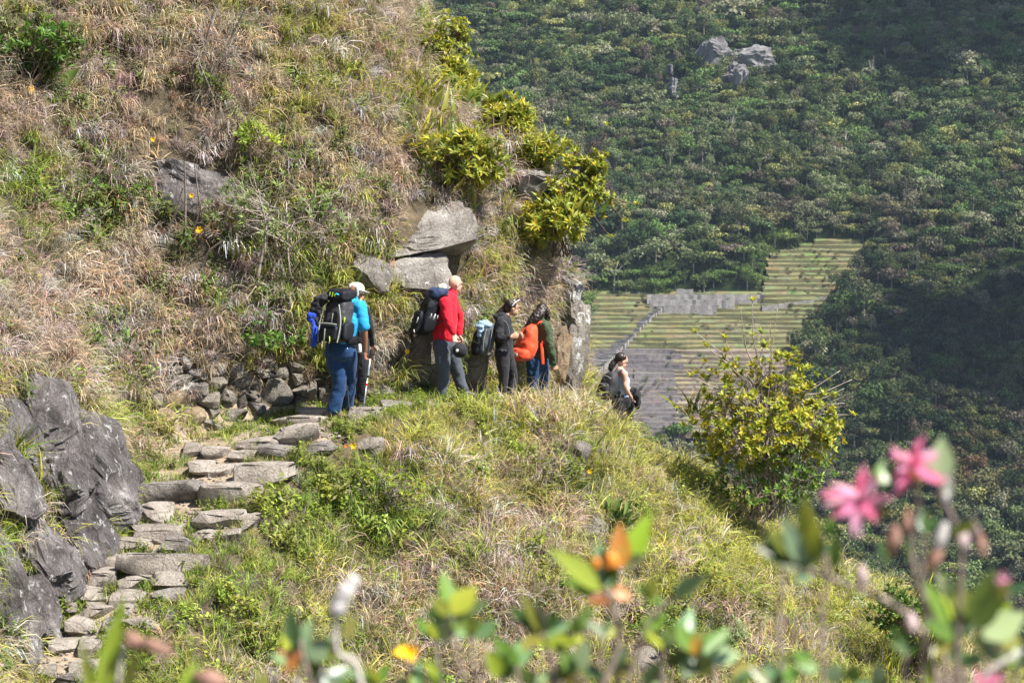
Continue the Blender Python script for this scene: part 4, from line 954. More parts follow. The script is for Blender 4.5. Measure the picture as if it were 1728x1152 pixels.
shrub('low_shrub', 'shady green bush in the hollow just left of the first hiker', 'shrub', (455,600), (405,520,520,610), 9, 10, 6, (8, .085, .028), M_FOL_DEEP, M_TWIG_DARK, ((1.3, 1.2, 1), (.9, 1, .9)), .014, .03, .4, lean=-.25)
shrub('low_shrub', 'dark leafy bush at the top left corner of the hillside', 'shrub', (40,150), (-30,20,125,150), 10, 12, 6, (9, .13, .04), M_FOL_DEEP, M_TWIG_DARK, ((1, 1, 1), (1.3, 1.2, 1)), .016, .03, .5, lean=-.2)
shrub('low_shrub', 'bright-leaved sprig high on the bank above the narrow-leaved shrub', 'shrub', (425,250), (392,200,470,258), 11, 7, 4, (9, .12, .028), M_FOL, M_TWIG, ((.9, 1, .8),), .012, .0, .3, lean=-.2)
shrub('low_shrub', 'small dark bush on the bank at the left below the dry grass', 'shrub', (180,345), (120,270,240,350), 12, 10, 6, (8, .06, .022), M_FOL_DEEP, M_TWIG_DARK, ((1, 1, 1), (1.2, 1.1, 1)), .012, .1, .4, lean=-.15)
shrub('dry_twig_bush', 'bare dry twig bush high on the bank near the top edge', 'shrub', (350,150), (300,-20,430,150), 13, 12, 6, (4, .05, .015), M_FOL_GREY, M_TWIG, ((.9, .8, .7),), .02, .9, .5, lean=-.2)
shrub('grey_herb', 'silvery grey-green herb on the slope at the lower right', 'plant', (1235,1095), (1205,1035,1262,1095), 14, 9, 5, (8, .06, .01), M_FOL_GREY, M_TWIG, ((1.1, 1.2, 1.3),), .008, .0, .25, lean=-.1)

def strap_mesh(i):
    mb = MB(); mb.leaf((0, 0, 0), (0, 0, 1), (0, -1, 0), 1, .13, (.15, .3, .5, .75)[i], .5, (1, 1, 1), 0, 6, .3); me = mesh('leaf', mb.V, mb.F, M_SWORD, True); fcolor(me, 'var', np.ones((len(me.polygons), 3)) ); return me
STRAP = [strap_mesh(i) for i in range(4)]
def broad_mesh(i):
    mb = MB(); mb.leaf((0, 0, 0), (0, 0, 1), (0, -1, 0), 1, (.38, .46)[i], (.3, .5)[i], .3, (1, 1, 1), 0, 6, .45); me = mesh('leaf', mb.V, mb.F, M_SWORD, True); fcolor(me, 'var', np.ones((len(me.polygons), 3))); return me
BROAD = [broad_mesh(i) for i in range(2)]
def clump(name, label, cat, base, lpx, n, seed, cols, kinds=STRAP, spread=.6, tilt=(0, -.25, 1), rad=.1, group=None, wide=1.0):
    """plant of large leaves, each leaf a part"""
    p = hit1(*base) if len(base) == 2 else Vector(at(*base)); ln = lpx * p.y / F; r = np.random.default_rng(seed); t = empty(name, p, label, cat, group)
    T = Vector(tilt).normalized()
    for k in range(n):
        bx, by = r.normal(0, rad), r.normal(0, rad * .6); bz = float(HFI.z(np.array([p.x + bx]), np.array([p.y + by]))[0]) - p.z if len(base) == 2 else 0
        o = link('leaf', kinds[r.integers(len(kinds))], t, Vector((bx, by, min(.5, max(-.5, bz)) + r.uniform(-.03, .05))))
        th = abs(r.normal(0, spread)); az = r.uniform(0, 6.283); d = (T + Vector((math.cos(az), math.sin(az), 0)) * math.tan(min(th, 1.3))).normalized()
        q = d.to_track_quat('Z', 'Y').to_matrix() @ Matrix.Rotation(math.atan2(d.y, d.x) + r.normal(0, .6), 3, 'Z'); o.rotation_euler = q.to_euler()
        l = ln * r.uniform(.55, 1.1); o.scale = (l * wide, l, l)
        c = np.array(cols[r.integers(len(cols))]) * r.uniform(.75, 1.25); o['tint'] = [float(x) for x in c]
    return t
SW = [(.22, .28, .04), (.34, .36, .05), (.50, .45, .06), (.14, .21, .04), (.40, .40, .08)]
G_SW = 'sword-leaved clumps on the spur skyline'
for i, (b, l, n, lab) in enumerate([
 ((715,170), 72, 34, 'sword-leaved clump on the skyline just below the top bush'), ((768,178,31.4), 70, 30, 'sword-leaved clump leaning out to the right below the top bush'),
 ((835,232,31.2), 70, 34, 'upright sword-leaved clump on the skyline at the step in the spur'), ((880,250,31.0), 58, 28, 'sword-leaved clump right of the upright one, next to the skyline shrub'),
 ((720,262), 66, 34, 'leftmost sword-leaved clump of the broad patch above the overhanging boulder'), ((775,275), 70, 36, 'middle sword-leaved clump of the broad patch above the overhanging boulder'),
 ((815,300), 62, 32, 'right sword-leaved clump of the broad patch above the overhanging boulder'), ((765,318), 58, 28, 'lowest sword-leaved clump of the broad patch, just above the overhanging boulder'),
 ((945,362,30.3), 62, 30, 'yellow sword-leaved clump under the skyline shrub near the corner'), ((905,350), 56, 22, 'sword-leaved clump hanging left of the yellow one near the corner'),
 ((905,262,30.9), 46, 20, 'small sword-leaved clump just above the pale skyline rock')]):
    clump('sword_leaf_clump', lab, 'plant', b, l * .72, int(n * 1.9), 40 + i, SW, STRAP, .6, (.15, -.4, 1), .2, G_SW, 1.6)
for i, (b, l, n, lab) in enumerate([((1520,1070,26.2), 58, 26, 'sword-leaved clump under the dark shrub at the lower right edge'), ((1505,1135,25.4), 60, 28, 'lowest sword-leaved clump at the lower right edge of the slope'), ((1560,1010,26.8), 50, 20, 'small sword-leaved clump beside the dark shrub on the right skyline'),
 ((20,752), 62, 26, 'arching strap-leaved tuft on top of the left crags'), ((1175,700,28.7), 60, 30, 'green strap-leaved tuft at the left foot of the big twiggy shrub'), ((1020,790), 52, 20, 'dark strap-leaved tuft on the grass slope beside the poking stone'), ((600,515), 44, 26, 'bright green grassy tuft behind the first hiker'), ((800,520), 56, 26, 'yellow-green strap-leaved tuft behind the head of the man in red'), ((640,515), 50, 28, 'yellow-green grassy tuft between the first hiker and the man in red')]):
    clump('strap_leaf_tuft', lab, 'plant', b, l, n, 70 + i, SW, STRAP, .6, (.1, -.35, 1), .12, None, .55)
BL = [(.10, .19, .035), (.16, .26, .05), (.24, .34, .09), (.07, .13, .03)]
for i, (b, l, n, lab) in enumerate([((1040,885), 46, 24, 'broad-leaved green plant in the middle of the grass slope'), ((205,600), 44, 22, 'broad-leaved plant on the bank left of the dry stone wall'), ((160,640), 36, 14, 'broad-leaved plant above the crags left of the dry stone wall'), ((60,120), 56, 22, 'broad-leaved plant in the top left corner'),
 ((110,700), 30, 12, 'small broad-leaved plant growing in a crack of the left crags'), ((150,985), 22, 12, 'tiny yellowish plant between the left crags and the steps')]):
    clump('broad_leaf_plant', lab, 'plant', b, l, n, 90 + i, BL, BROAD, .75, (0, -.5, 1), .06)
M_YEL = plain('yellow_petals', (.85, .52, .02), .6, .2, 20, .15, 0)
M_ORA = plain('orange_petals', (.75, .22, .04), .6, .2, 20, .15, 0)
M_STALK = plain('flower_stalk', (.16, .22, .05), .7, .2, 20, .3, 0)
def small_flower(u, v, px, mt, label, dy=-.25, seed=0):
    p = hit1(u, v); q = Vector(at(u, v, p.y + dy)); s = px * p.y / F; r = np.random.default_rng(seed); base = hit1(u, v + 26)
    t = empty('wild_flower', base, label, 'flower'); st = MB(); st.tube([Vector((0, 0, 0)), (q - base) * .5 + Vector((.02, -.03, .03)), q - base], .004, .003, 4); st.build('stem', M_STALK, t)
    for k in range(6):
        mb = MB(); az = k * 1.047 + r.uniform(-.2, .2); mb.leaf((0, 0, 0), (math.cos(az), -.35, math.sin(az)), (0, -1, 0), s * .55, s * .42, .15, .2, (1, 1, 1), 0, 3); o = mb.build('petal', mt, t); o.location = q - base
for i, (u, v, px, m_, lab) in enumerate([(52,151,13,M_YEL,'yellow flower in the dry grass near the left edge'), (336,388,13,M_YEL,'yellow flower hanging at the dark hollow in the bank'), (596,752,12,M_YEL,'yellow flower on a stalk by the dark hollow below the path'), (584,752,7,M_ORA,'tiny orange flower left of the yellow one below the path'), (687,593,9,M_YEL,'small yellow flower on the bank between the two men'), (323,330,9,M_YEL,'small yellow bloom among the dry hanging stems'), (258,235,9,M_YEL,'small yellow bloom high on the dry bank'), (995,795,9,M_YEL,'small yellow flower on the grass slope beside the strap-leaved tuft'), (392,372,10,M_ORA,'orange-yellow bloom at the edge of the narrow-leaved shrub')]):
    small_flower(u, v, px, m_, lab, seed=i)
def dead_stalk(pts, px, label, dy=-.35):
    p = hit1(*pts[-1]); P = [np.array(at(u, v, p.y + dy * (1 - i / (len(pts) - 1)))) - np.array(p) for i, (u, v) in enumerate(pts)]
    mb = MB(); mb.tube(P, px * .35 * p.y / F, px * .6 * p.y / F, 5); o = mb.build('dry_stalk', M_TWIG, None, p); tag(o, label, 'dead stalk')
dead_stalk([(311,272), (313,330), (312,408)], 4, 'straight pale dry stalk standing in front of the bank outcrop')
dead_stalk([(308,318), (296,360), (278,395)], 4, 'slanting pale dry stalk crossing the straight one')
dead_stalk([(328,275), (335,330), (345,385)], 3, 'thin pale stalk right of the straight one')
dead_stalk([(378,405), (352,425), (340,452)], 4, 'bent pale dry stalk over the dark hollow')
dead_stalk([(366,4), (350,60), (342,118)], 4, 'dry stalk near the top of the bank')
dead_stalk([(420,2), (392,60), (362,120)], 3, 'slanting dry stalk near the top of the bank')
# ------------------------------------------------------------------ the hikers
def cloth(name, col, rough=.75, weave=220, var=.12, sheen=.1, spec=.2):
    return plain(name, col, rough, spec, weave, var, .12, .002, 0, sheen)
M_SKIN = plain('skin', (.52, .30, .20), .62, .22, 45, .16, .1, .002)
M_SKIN_DARK = plain('tanned_skin', (.30, .145, .085), .62, .22, 45, .16, .1, .002)
M_SKIN_FAIR = plain('fair_skin', (.60, .36, .27), .62, .22, 45, .16, .1, .002)
M_HAIR = plain('dark_hair', (.022, .014, .010), .42, .5, 90, .5, .5, .004)
M_BLUE = cloth('blue_shirt', (.02, .30, .58)); M_NAVY = cloth('navy_trousers', (.012, .045, .125)); M_BLACK = cloth('black_cloth', (.018, .018, .021)); M_RED = cloth('red_sweater', (.62, .012, .03))
M_GREYP = cloth('dark_grey_trousers', (.075, .085, .105)); M_HOOD = cloth('charcoal_hoodie', (.022, .022, .026)); M_LEGG = cloth('black_leggings', (.028, .026, .03)); M_OLIVE = cloth('olive_jacket', (.055, .08, .04)); M_JEAN = cloth('navy_jeans', (.02, .055, .13))
M_TOP = cloth('pale_blue_top', (.42, .50, .66)); M_CREAM = cloth('cream_hat', (.66, .60, .50)); M_SHOE = plain('brown_boot', (.17, .11, .075), .7, .3, 80, .3, .2, .003); M_SHOEG = plain('grey_shoe', (.16, .15, .14), .7, .3, 80, .3, .2, .003); M_SOLE = plain('shoe_sole', (.05, .045, .04), .8, .2, 60, .2, 0)
M_PACKB = cloth('black_pack', (.011, .012, .016), .6, 220, .12, 0); M_PACKG = cloth('grey_pack', (.075, .085, .10), .6); M_PACKO = cloth('orange_pack', (.75, .085, .03), .6); M_PACKD = cloth('dark_grey_pack', (.045, .043, .048), .6, 220, .12, 0); M_PACKN = cloth('navy_pack', (.02, .035, .085), .6)
M_PIPE = plain('grey_piping', (.30, .33, .28), .7, .2, 60, .1, 0); M_LIME = plain('lime_trim', (.50, .68, .06), .6, .2, 60, .1, 0); M_CYAN = plain('blue_trim', (.03, .38, .65), .6, .2, 60, .1, 0); M_WHITE = plain('white_trim', (.75, .75, .74), .6, .3, 60, .05, 0)
M_ROYAL = cloth('royal_blue_cloth', (.02, .06, .42)); M_METAL = plain('pole_metal', (.62, .63, .65), .28, .5, 40, .1, 0, 0, .85); M_RUBBER = plain('black_rubber', (.015, .015, .015), .7, .3, 40, .1, 0); M_EYE = plain('eye', (.02, .015, .012), .2, .5, 40, .05, 0)
M_PALEBL = cloth('pale_blue_jacket', (.27, .40, .54)); M_PINK = plain('pink_trim', (.6, .12, .4), .6, .2, 60, .1, 0)
A3 = lambda *p: np.array(p, float)
def unit(v): v = np.asarray(v, float); return v / (np.linalg.norm(v) + 1e-9)
class Blob:
    """overlapping closed lumps; a voxel remesh then grows them into one continuous skin"""
    def __init__(s, org): s.V, s.F, s.o = [], [], np.asarray(org, float)
    def tube(s, pts, rad, lat=None, n=14, k=4):
        P = [np.asarray(p, float) - s.o for p in pts]; Rr = [np.array(r if isinstance(r, (tuple, list)) else (r, r), float) for r in rad]
        if len(P) > 2: P = crom(P, k); Rr = crom(Rr, k)
        m = len(P); t0 = unit(P[1] - P[0]); t1 = unit(P[-1] - P[-2]); rings = []
        for j in (.95, .75, .4): rings.append((P[0] - t0 * Rr[0].mean() * .75 * j, Rr[0] * math.sqrt(1 - j * j), t0))
        for i in range(m): rings.append((P[i], Rr[i], unit(P[min(i + 1, m - 1)] - P[max(i - 1, 0)])))
        for j in (.4, .75, .95): rings.append((P[-1] + t1 * Rr[-1].mean() * .75 * j, Rr[-1] * math.sqrt(1 - j * j), t1))
        s0 = len(s.V)
        for p, r, t in rings:
            a = np.asarray(lat if lat is not None else (.93, .31, .17), float); a = unit(a - t * (a @ t)); b = np.cross(t, a)
            for e in range(n): s.V.append(p + a * math.cos(6.28318 * e / n) * r[0] + b * math.sin(6.28318 * e / n) * r[1])
        for i in range(len(rings) - 1):
            for e in range(n): s.F.append((s0 + i * n + e, s0 + i * n + (e + 1) % n, s0 + (i + 1) * n + (e + 1) % n, s0 + (i + 1) * n + e))
        s.F.append(tuple(s0 + e for e in reversed(range(n)))); s.F.append(tuple(s0 + (len(rings) - 1) * n + e for e in range(n)))
    def ell(s, c, r, ax=None):
        V, Fs = ICO[3]; M = np.eye(3) if ax is None else np.array(ax).T; s0 = len(s.V)
        for p in (V * np.array(r)) @ M.T: s.V.append(p + np.asarray(c, float) - s.o)
        s.F += [tuple(s0 + q for q in f) for f in Fs]
    def box(s, c, dims, ax, e=.42, taper=0, sub=4, lump=0, seed=0):
        V, Fs = ICO[sub]; V = np.sign(V) * np.abs(V) ** e; M = np.array(ax).T; s0 = len(s.V)
        V = V * np.array(dims) / 2
        if taper: f = 1 - taper * (V[:, 2:3] / dims[2] + .5); V[:, :2] *= f
        if lump: V = V + np.array([[mnoise.noise(Vector(p * 9 + seed + q * 7)) for q in range(3)] for p in V]) * lump
        for p in V @ M.T: s.V.append(p + np.asarray(c, float) - s.o)
        s.F += [tuple(s0 + q for q in f) for f in Fs]
    def grow(s, name, m, parent=None, vox=.009, smooth=3, wrinkle=0, wscale=.09, loc=None):
        me = mesh(name, s.V, s.F, m, True); o = link(name, me, parent, loc)
        d = o.modifiers.new('remesh', 'REMESH'); d.mode = 'VOXEL'; d.voxel_size = vox; d.use_smooth_shade = True
        if smooth: q = o.modifiers.new('smooth', 'SMOOTH'); q.factor = .5; q.iterations = smooth
        if wrinkle:
            tx = bpy.data.textures.new(name + '_folds', 'CLOUDS'); tx.noise_scale = wscale; tx.noise_depth = 2; w_ = o.modifiers.new('folds', 'DISPLACE'); w_.texture = tx; w_.strength = wrinkle; w_.mid_level = .5
        return o
    def plain(s, name, m, parent=None, loc=None): return link(name, mesh(name, s.V, s.F, m, True), parent, loc)
def hand(b, w, d, palm, side, ln=.17, curl=.9):
    """palm, four unequal curling fingers, a thumb leaving the side of the palm; w wrist, d pointing direction, palm: direction the palm faces, side: thumb side"""
    d, palm, side = unit(d), unit(palm), unit(side); c = w + d * ln * .28
    b.tube([w, w + d * ln * .2, w + d * ln * .5], [(.027, .02), (.04, .017), (.042, .015)], side)
    for i, f in enumerate((.92, 1.0, .95, .76)):
        p0 = w + d * ln * .46 + side * (.03 - i * .0205); l = ln * .5 * f; q1 = p0 + (d * math.cos(curl * .5) + palm * math.sin(curl * .5)) * l * .45; q2 = q1 + (d * math.cos(curl * 1.3) + palm * math.sin(curl * 1.3)) * l * .32; q3 = q2 + (d * math.cos(curl * 2) + palm * math.sin(curl * 2)) * l * .25
        b.tube([p0, q1, q2, q3], [.0095, .009, .0082, .007], None, 8, 2)
    p0 = w + d * ln * .14 + side * .03; b.tube([p0, p0 + side * .026 + d * .03 + palm * .008, p0 + side * .034 + d * .062 + palm * .024], [.013, .011, .008], None, 8, 2)
def head(b, c, f, up, s=1.0):
    """skull, jaw, nose, brow, lips, chin, ears; c = centre of the head at eye height"""
    f = unit(f); up = unit(up - f * (np.asarray(up) @ f)); r = np.cross(f, up); ax = [r, f, up]
    b.ell(c + up * .022 * s - f * .012 * s, (.076 * s, .096 * s, .095 * s), ax); b.ell(c + f * .022 * s - up * .052 * s, (.056 * s, .068 * s, .066 * s), ax)
    b.ell(c + f * .076 * s - up * .102 * s, (.024 * s, .02 * s, .018 * s), ax)
    b.tube([c + f * .082 * s + up * .014 * s, c + f * .106 * s - up * .022 * s, c + f * .112 * s - up * .034 * s], [.009 * s, .012 * s, .013 * s], None, 8, 2)
    b.tube([c + f * .084 * s + up * .026 * s - r * .045 * s, c + f * .094 * s + up * .026 * s, c + f * .084 * s + up * .026 * s + r * .045 * s], [.009 * s, .011 * s, .009 * s], None, 8, 2)
    for z, q in ((-.062, .0095), (-.075, .011)): b.tube([c + f * .078 * s + up * z * s - r * .022 * s, c + f * .09 * s + up * z * s, c + f * .078 * s + up * z * s + r * .022 * s], [q * .6 * s, q * s, q * .6 * s], None, 8, 2)
    for k in (-1, 1): b.ell(c + r * k * .076 * s - f * .012 * s - up * .02 * s, (.009 * s, .019 * s, .031 * s), ax)
    return r, f, up
def eyes(t, org, c, f, up, s=1.0):
    f = unit(f); up = unit(up - f * (np.asarray(up) @ f)); r = np.cross(f, up)
    for k in (-1, 1):
        e = Blob(org); e.ell(c + r * k * .032 * s + f * .082 * s + up * .004 * s, (.012 * s, .008 * s, .007 * s), [r, f, up]); e.plain('eye', M_EYE, t)
        e = Blob(org); e.tube([c + r * k * .016 * s + f * .09 * s + up * .022 * s, c + r * k * .048 * s + f * .08 * s + up * .024 * s], [.004, .004], None, 6); e.plain('eyebrow', M_HAIR, t)
def shoe(t, org, ankle, d, m=None, up=(0, 0, 1)):
    d = unit(d); up = np.asarray(up, float); r = np.cross(d, up); b = Blob(org)
    b.tube([ankle + up * .05, ankle, ankle - up * .045 - d * .02], [.055, .052, .05]); b.tube([ankle - up * .06 - d * .06, ankle - up * .055 + d * .05, ankle - up * .07 + d * .14, ankle - up * .075 + d * .175], [(.042, .036), (.044, .04), (.046, .03), (.036, .02)], r)
    o = b.grow('shoe', m or M_SHOE, t, .008, 2)
    s_ = Blob(org); s_.box(ankle - up * .098 + d * .055, (.098, .29, .028), [r, d, up], .5, 0, 3); q = s_.plain('sole', M_SOLE, o); return o
def pix(y0):
    return lambda u, v, dy=0.: np.array(at(u, v, y0 + dy))
def torso_body(b, hip, chest, sh, neck, lat, wd=(.165, .155, .19, .15), dp=(.12, .105, .125, .085)):
    b.tube([hip, hip * .5 + chest * .5, chest, sh], list(zip(wd, dp)), lat)
    b.tube([sh, neck], [.07, .055])

# --- the first hiker: blue shirt, navy trousers, seen from behind
def hiker_blue():
    J = pix(26.0); foot = J(566, 706); org = foot; h = unit(A3(.62, .78, 0)); lat = np.cross(h, (0, 0, 1.)); up = A3(0, 0, 1)
    t = empty('person', org, 'person in bright blue t-shirt, navy trousers and cream sun hat walking away with a pole', 'person', 'hikers on the path')
    hip = J(573, 588); chest = J(584, 540, .08); sh = J(589, 514, .14); neck = J(596, 503, .18); hd = J(600, 492, .22)
    hl, hr = J(562, 594, .02), J(587, 593, .0); kl, kr = J(573, 644, .02), J(590, 642, .22); al, ar = J(563, 695), J(585, 688, .32)
    sr, sl_ = J(607, 517, .02), J(570, 516, .25); er, wr = J(615, 556, -.03), J(616, 592, .06); el, wl = J(558, 556, .42), J(575, 575, .6)
    b = Blob(org); torso_body(b, hip, chest, sh, neck, lat); head(b, hd, unit(h + A3(.2, .2, -.35)), up + h * .3)
    for (s, e, w_) in ((sr, er, wr), (sl_, el, wl)): b.tube([s, s * .5 + e * .5, e, w_], [.062, .052, .044, .032])
    hand(b, wr, A3(.05, .05, -1), A3(.7, .5, 0), A3(.3, .9, 0), .18, 1.1); hand(b, wl, A3(.6, .6, -.4), A3(0, 0, -1), A3(.6, -.6, 0))
    for (p, k, a) in ((hl, kl, al), (hr, kr, ar)): b.tube([p, p * .5 + k * .5, k, k * .5 + a * .5, a], [.09, .085, .062, .06, .042])
    b.grow('body', M_SKIN_DARK, t, .008, 2)
    s = Blob(org); s.tube([hip + A3(0, 0, .13), hip * .5 + chest * .5, chest, sh], [(.215, .165), (.205, .16), (.225, .16), (.16, .11)], lat); s.tube([sh, neck - up * .02], [.1, .075])
    for (a_, e) in ((sr, er), (sl_, el)): s.tube([a_ * .85 + sh * .15, a_, a_ * .45 + e * .55, a_ * .12 + e * .88], [.085, .088, .084, .082])
    s.grow('shirt', M_BLUE, t, .011, 3, .03, .1)
    s = Blob(org); s.tube([hip + up * .03, hip - up * .04], [(.205, .16), (.205, .17)], lat)
    for (p, k, a) in ((hl, kl, al), (hr, kr, ar)): s.tube([p, p * .5 + k * .5, k, k * .45 + a * .55, a + up * .03], [.122, .118, .1, .094, .09], None)
    o = s.grow('trousers', M_NAVY, t, .011, 3, .03, .13)
    lg = Blob(org); 
    for i in range(3): lg.box(J(581 + i * 2.6, 588, -.165), (.012, .01, .02), [A3(1, 0, 0), A3(0, 1, 0), up], .5, 0, 2)
    lg.plain('white_mark', M_WHITE, t)
    shoe(t, org, al + up * .02, A3(.9, .3, 0)); shoe(t, org, ar + up * .02, A3(.85, .5, 0))
    c = Blob(org); f = unit(h + A3(.35, .1, -.35)); u2 = unit(up + h * .35); c.ell(hd + u2 * .045, (.094, .112, .085), [lat, f, u2]); c.ell(hd + u2 * .02 + f * .05, (.125, .15, .016), [lat, f, unit(u2 + f * .2)])
    c.box(hd - f * .09 - u2 * .02 + A3(.05, 0, 0), (.17, .03, .16), [lat, f, unit(u2 - f * .3)], .6, 0, 3); c.grow('sun_hat', M_CREAM, t, .008, 3, .012, .07)
    # trekking pole in the right hand
    top = wr + A3(.075, .05, -.02); tip = J(613, 690, .02); tp = empty('trekking_pole', tip, 'silver trekking pole planted by the right hand of the hiker in blue', 'trekking pole')
    q = MB(); q.tube([tip - tip, (top - tip) * .55], .007, .009, 8); q.build('lower_shaft', M_METAL, tp); q = MB(); q.tube([(top - tip) * .55, (top - tip) * .93], .0105, .0105, 8); q.build('upper_shaft', M_METAL, tp)
    g = Blob(tip); g.tube([tip * .1 + top * .9, top + (top - tip) * .04], [.016, .019]); g.plain('grip', M_RUBBER, tp); g = Blob(tip); g.box(tip + (top - tip) * .09, (.07, .07, .012), [A3(1, 0, 0), A3(0, 1, 0), up], .9, 0, 2); g.plain('basket', M_RUBBER, tp)
    for k in (.42, .56): g = Blob(tip); g.tube([tip + (top - tip) * k, tip + (top - tip) * (k + .025)], [.013, .013]); g.plain('clamp', M_RED if k < .5 else M_RUBBER, tp)
    tip2 = J(590, 697, -.05); top2 = J(585, 640, .15); tp = empty('trekking_pole', tip2, 'thin dark trekking pole behind the legs of the hiker in blue', 'trekking pole'); q = MB(); q.tube([tip2 - tip2, top2 - tip2], .007, .01, 8); q.build('shaft', M_RUBBER, tp); g = Blob(tip2); g.tube([top2, top2 + up * .1], [.018, .02]); g.plain('grip', M_RUBBER, tp)
    # big trekking pack
    ax = [lat, h, unit(up + h * .28 - lat * .1)]; pc = J(571, 540, -.12); U = ax[2]; pk = empty('backpack', pc, 'large dark grey trekking backpack with green piping on the hiker in blue', 'backpack', 'backpacks on the hikers'); pb = Blob(pc)
    pb.box(pc, (.37, .27, .60), ax, .5, .06, 4, .02, 3); pb.grow('main_bag', M_PACKD, pk, .012, 2, .03, .12)
    l = Blob(pc); l.box(pc + U * .335 - h * .01, (.37, .31, .17), ax, .6, 0, 4, .02, 5); l.grow('lid', M_PACKB, pk, .011, 2, .02, .1)
    l = Blob(pc); l.box(pc - U * .16 - h * .15, (.31, .11, .24), ax, .5, 0, 4, .012, 8); l.grow('front_pocket', M_PACKB, pk, .011, 2, .012, .1)
    for k in (-1, 1): l = Blob(pc); l.box(pc - U * .14 + lat * k * .19, (.08, .2, .24), ax, .55, 0, 3, .01, 9); l.grow('side_pocket', M_PACKB, pk, .011, 2)
    q = MB(); z = lambda a, c_, d_: lat * a + h * d_ + U * c_
    q.tube([z(-.17, -.28, -.16), z(-.185, -.02, -.15), z(-.12, .22, -.15)], .009, .009, 5); q.tube([z(.17, -.28, -.16), z(.185, -.02, -.15), z(.12, .22, -.15)], .009, .009, 5); q.tube([z(-.16, -.04, -.20), z(0, -.03, -.215), z(.16, -.04, -.20)], .009, .009, 5); q.build('piping', M_PIPE, pk)
    q = MB(); q.tube([z(-.05, .38, -.155), z(-.045, .33, -.172)], .008, .008, 5); q.tube([z(.0, .38, -.158), z(.005, .32, -.176)], .008, .008, 5); q.tube([z(.04, .37, -.155), z(.045, .33, -.17)], .008, .008, 5); q.tube([z(.07, -.2, -.21), z(.08, -.25, -.208), z(.065, -.29, -.2)], .007, .007, 5); q.tube([z(.2, .05, -.1), z(.205, -.02, -.11)], .012, .012, 5); q.build('lime_cord', M_LIME, pk)
    q = MB(); q.tube([z(.06, .36, -.16), z(.10, .345, -.15)], .013, .013, 5); q.build('blue_tab', M_CYAN, pk)
    q = MB(); q.tube([z(-.02, -.1, -.215), z(-.02, -.36, -.205)], .009, .009, 5); q.tube([z(.03, .1, -.15), z(.03, -.04, -.16)], .008, .008, 5); q.build('webbing', M_PIPE, pk)
    for k in (-1, 1): q = Blob(pc); q.tube([J(588 if k > 0 else 572, 508, .12), J(604 if k > 0 else 566, 512, .2), J(612 if k > 0 else 560, 535, .24), J(606 if k > 0 else 556, 565, .1)], [(.03, .012)] * 4, h); q.grow('shoulder_strap', M_PACKB, pk, .008, 1)
    q = Blob(pc); q.tube([J(586, 575, -.2), J(600, 574, -.08), J(605, 578, .06)], [(.05, .02), (.055, .02), (.03, .014)], up); q.grow('hip_belt', M_PACKB, pk, .008, 1)
    # bottle hanging on the belt, and clothes tied to the pack
    c0 = J(607, 586, -.1); q = Blob(c0); q.tube([c0 + up * .03, c0 - up * .05], [.022, .026]); tag(q.plain('bottle', M_WHITE, None, c0), 'small white bottle hanging at the hip of the hiker in blue', 'bottle')
    c0 = J(534, 520, -.05); q = Blob(c0); q.tube([J(549, 503, -.1), J(536, 512, -.1), J(531, 535, -.08), J(538, 556, -.06), J(536, 575, -.05)], [(.07, .05), (.085, .06), (.075, .05), (.06, .045), (.05, .03)]); tag(q.grow('jacket', M_HOOD, None, .01, 3, .06, .07, c0), 'dark jacket hanging from the left side of the big trekking pack', 'jacket')
    c0 = J(529, 556, -.1); q = Blob(c0); q.tube([J(526, 530, -.12), J(524, 538, -.12)], [(.06, .05), (.055, .05)]); q.tube([J(532, 553, -.14), J(531, 568, -.14), J(530, 583, -.14)], [(.045, .035), (.05, .035), (.042, .025)]); q.tube([J(526, 536, -.12), J(531, 556, -.13)], [.03, .03]); tag(q.grow('fleece', M_ROYAL, None, .009, 3, .04, .06, c0), 'royal blue fleece dangling from the left of the big trekking pack', 'fleece')
hiker_blue()
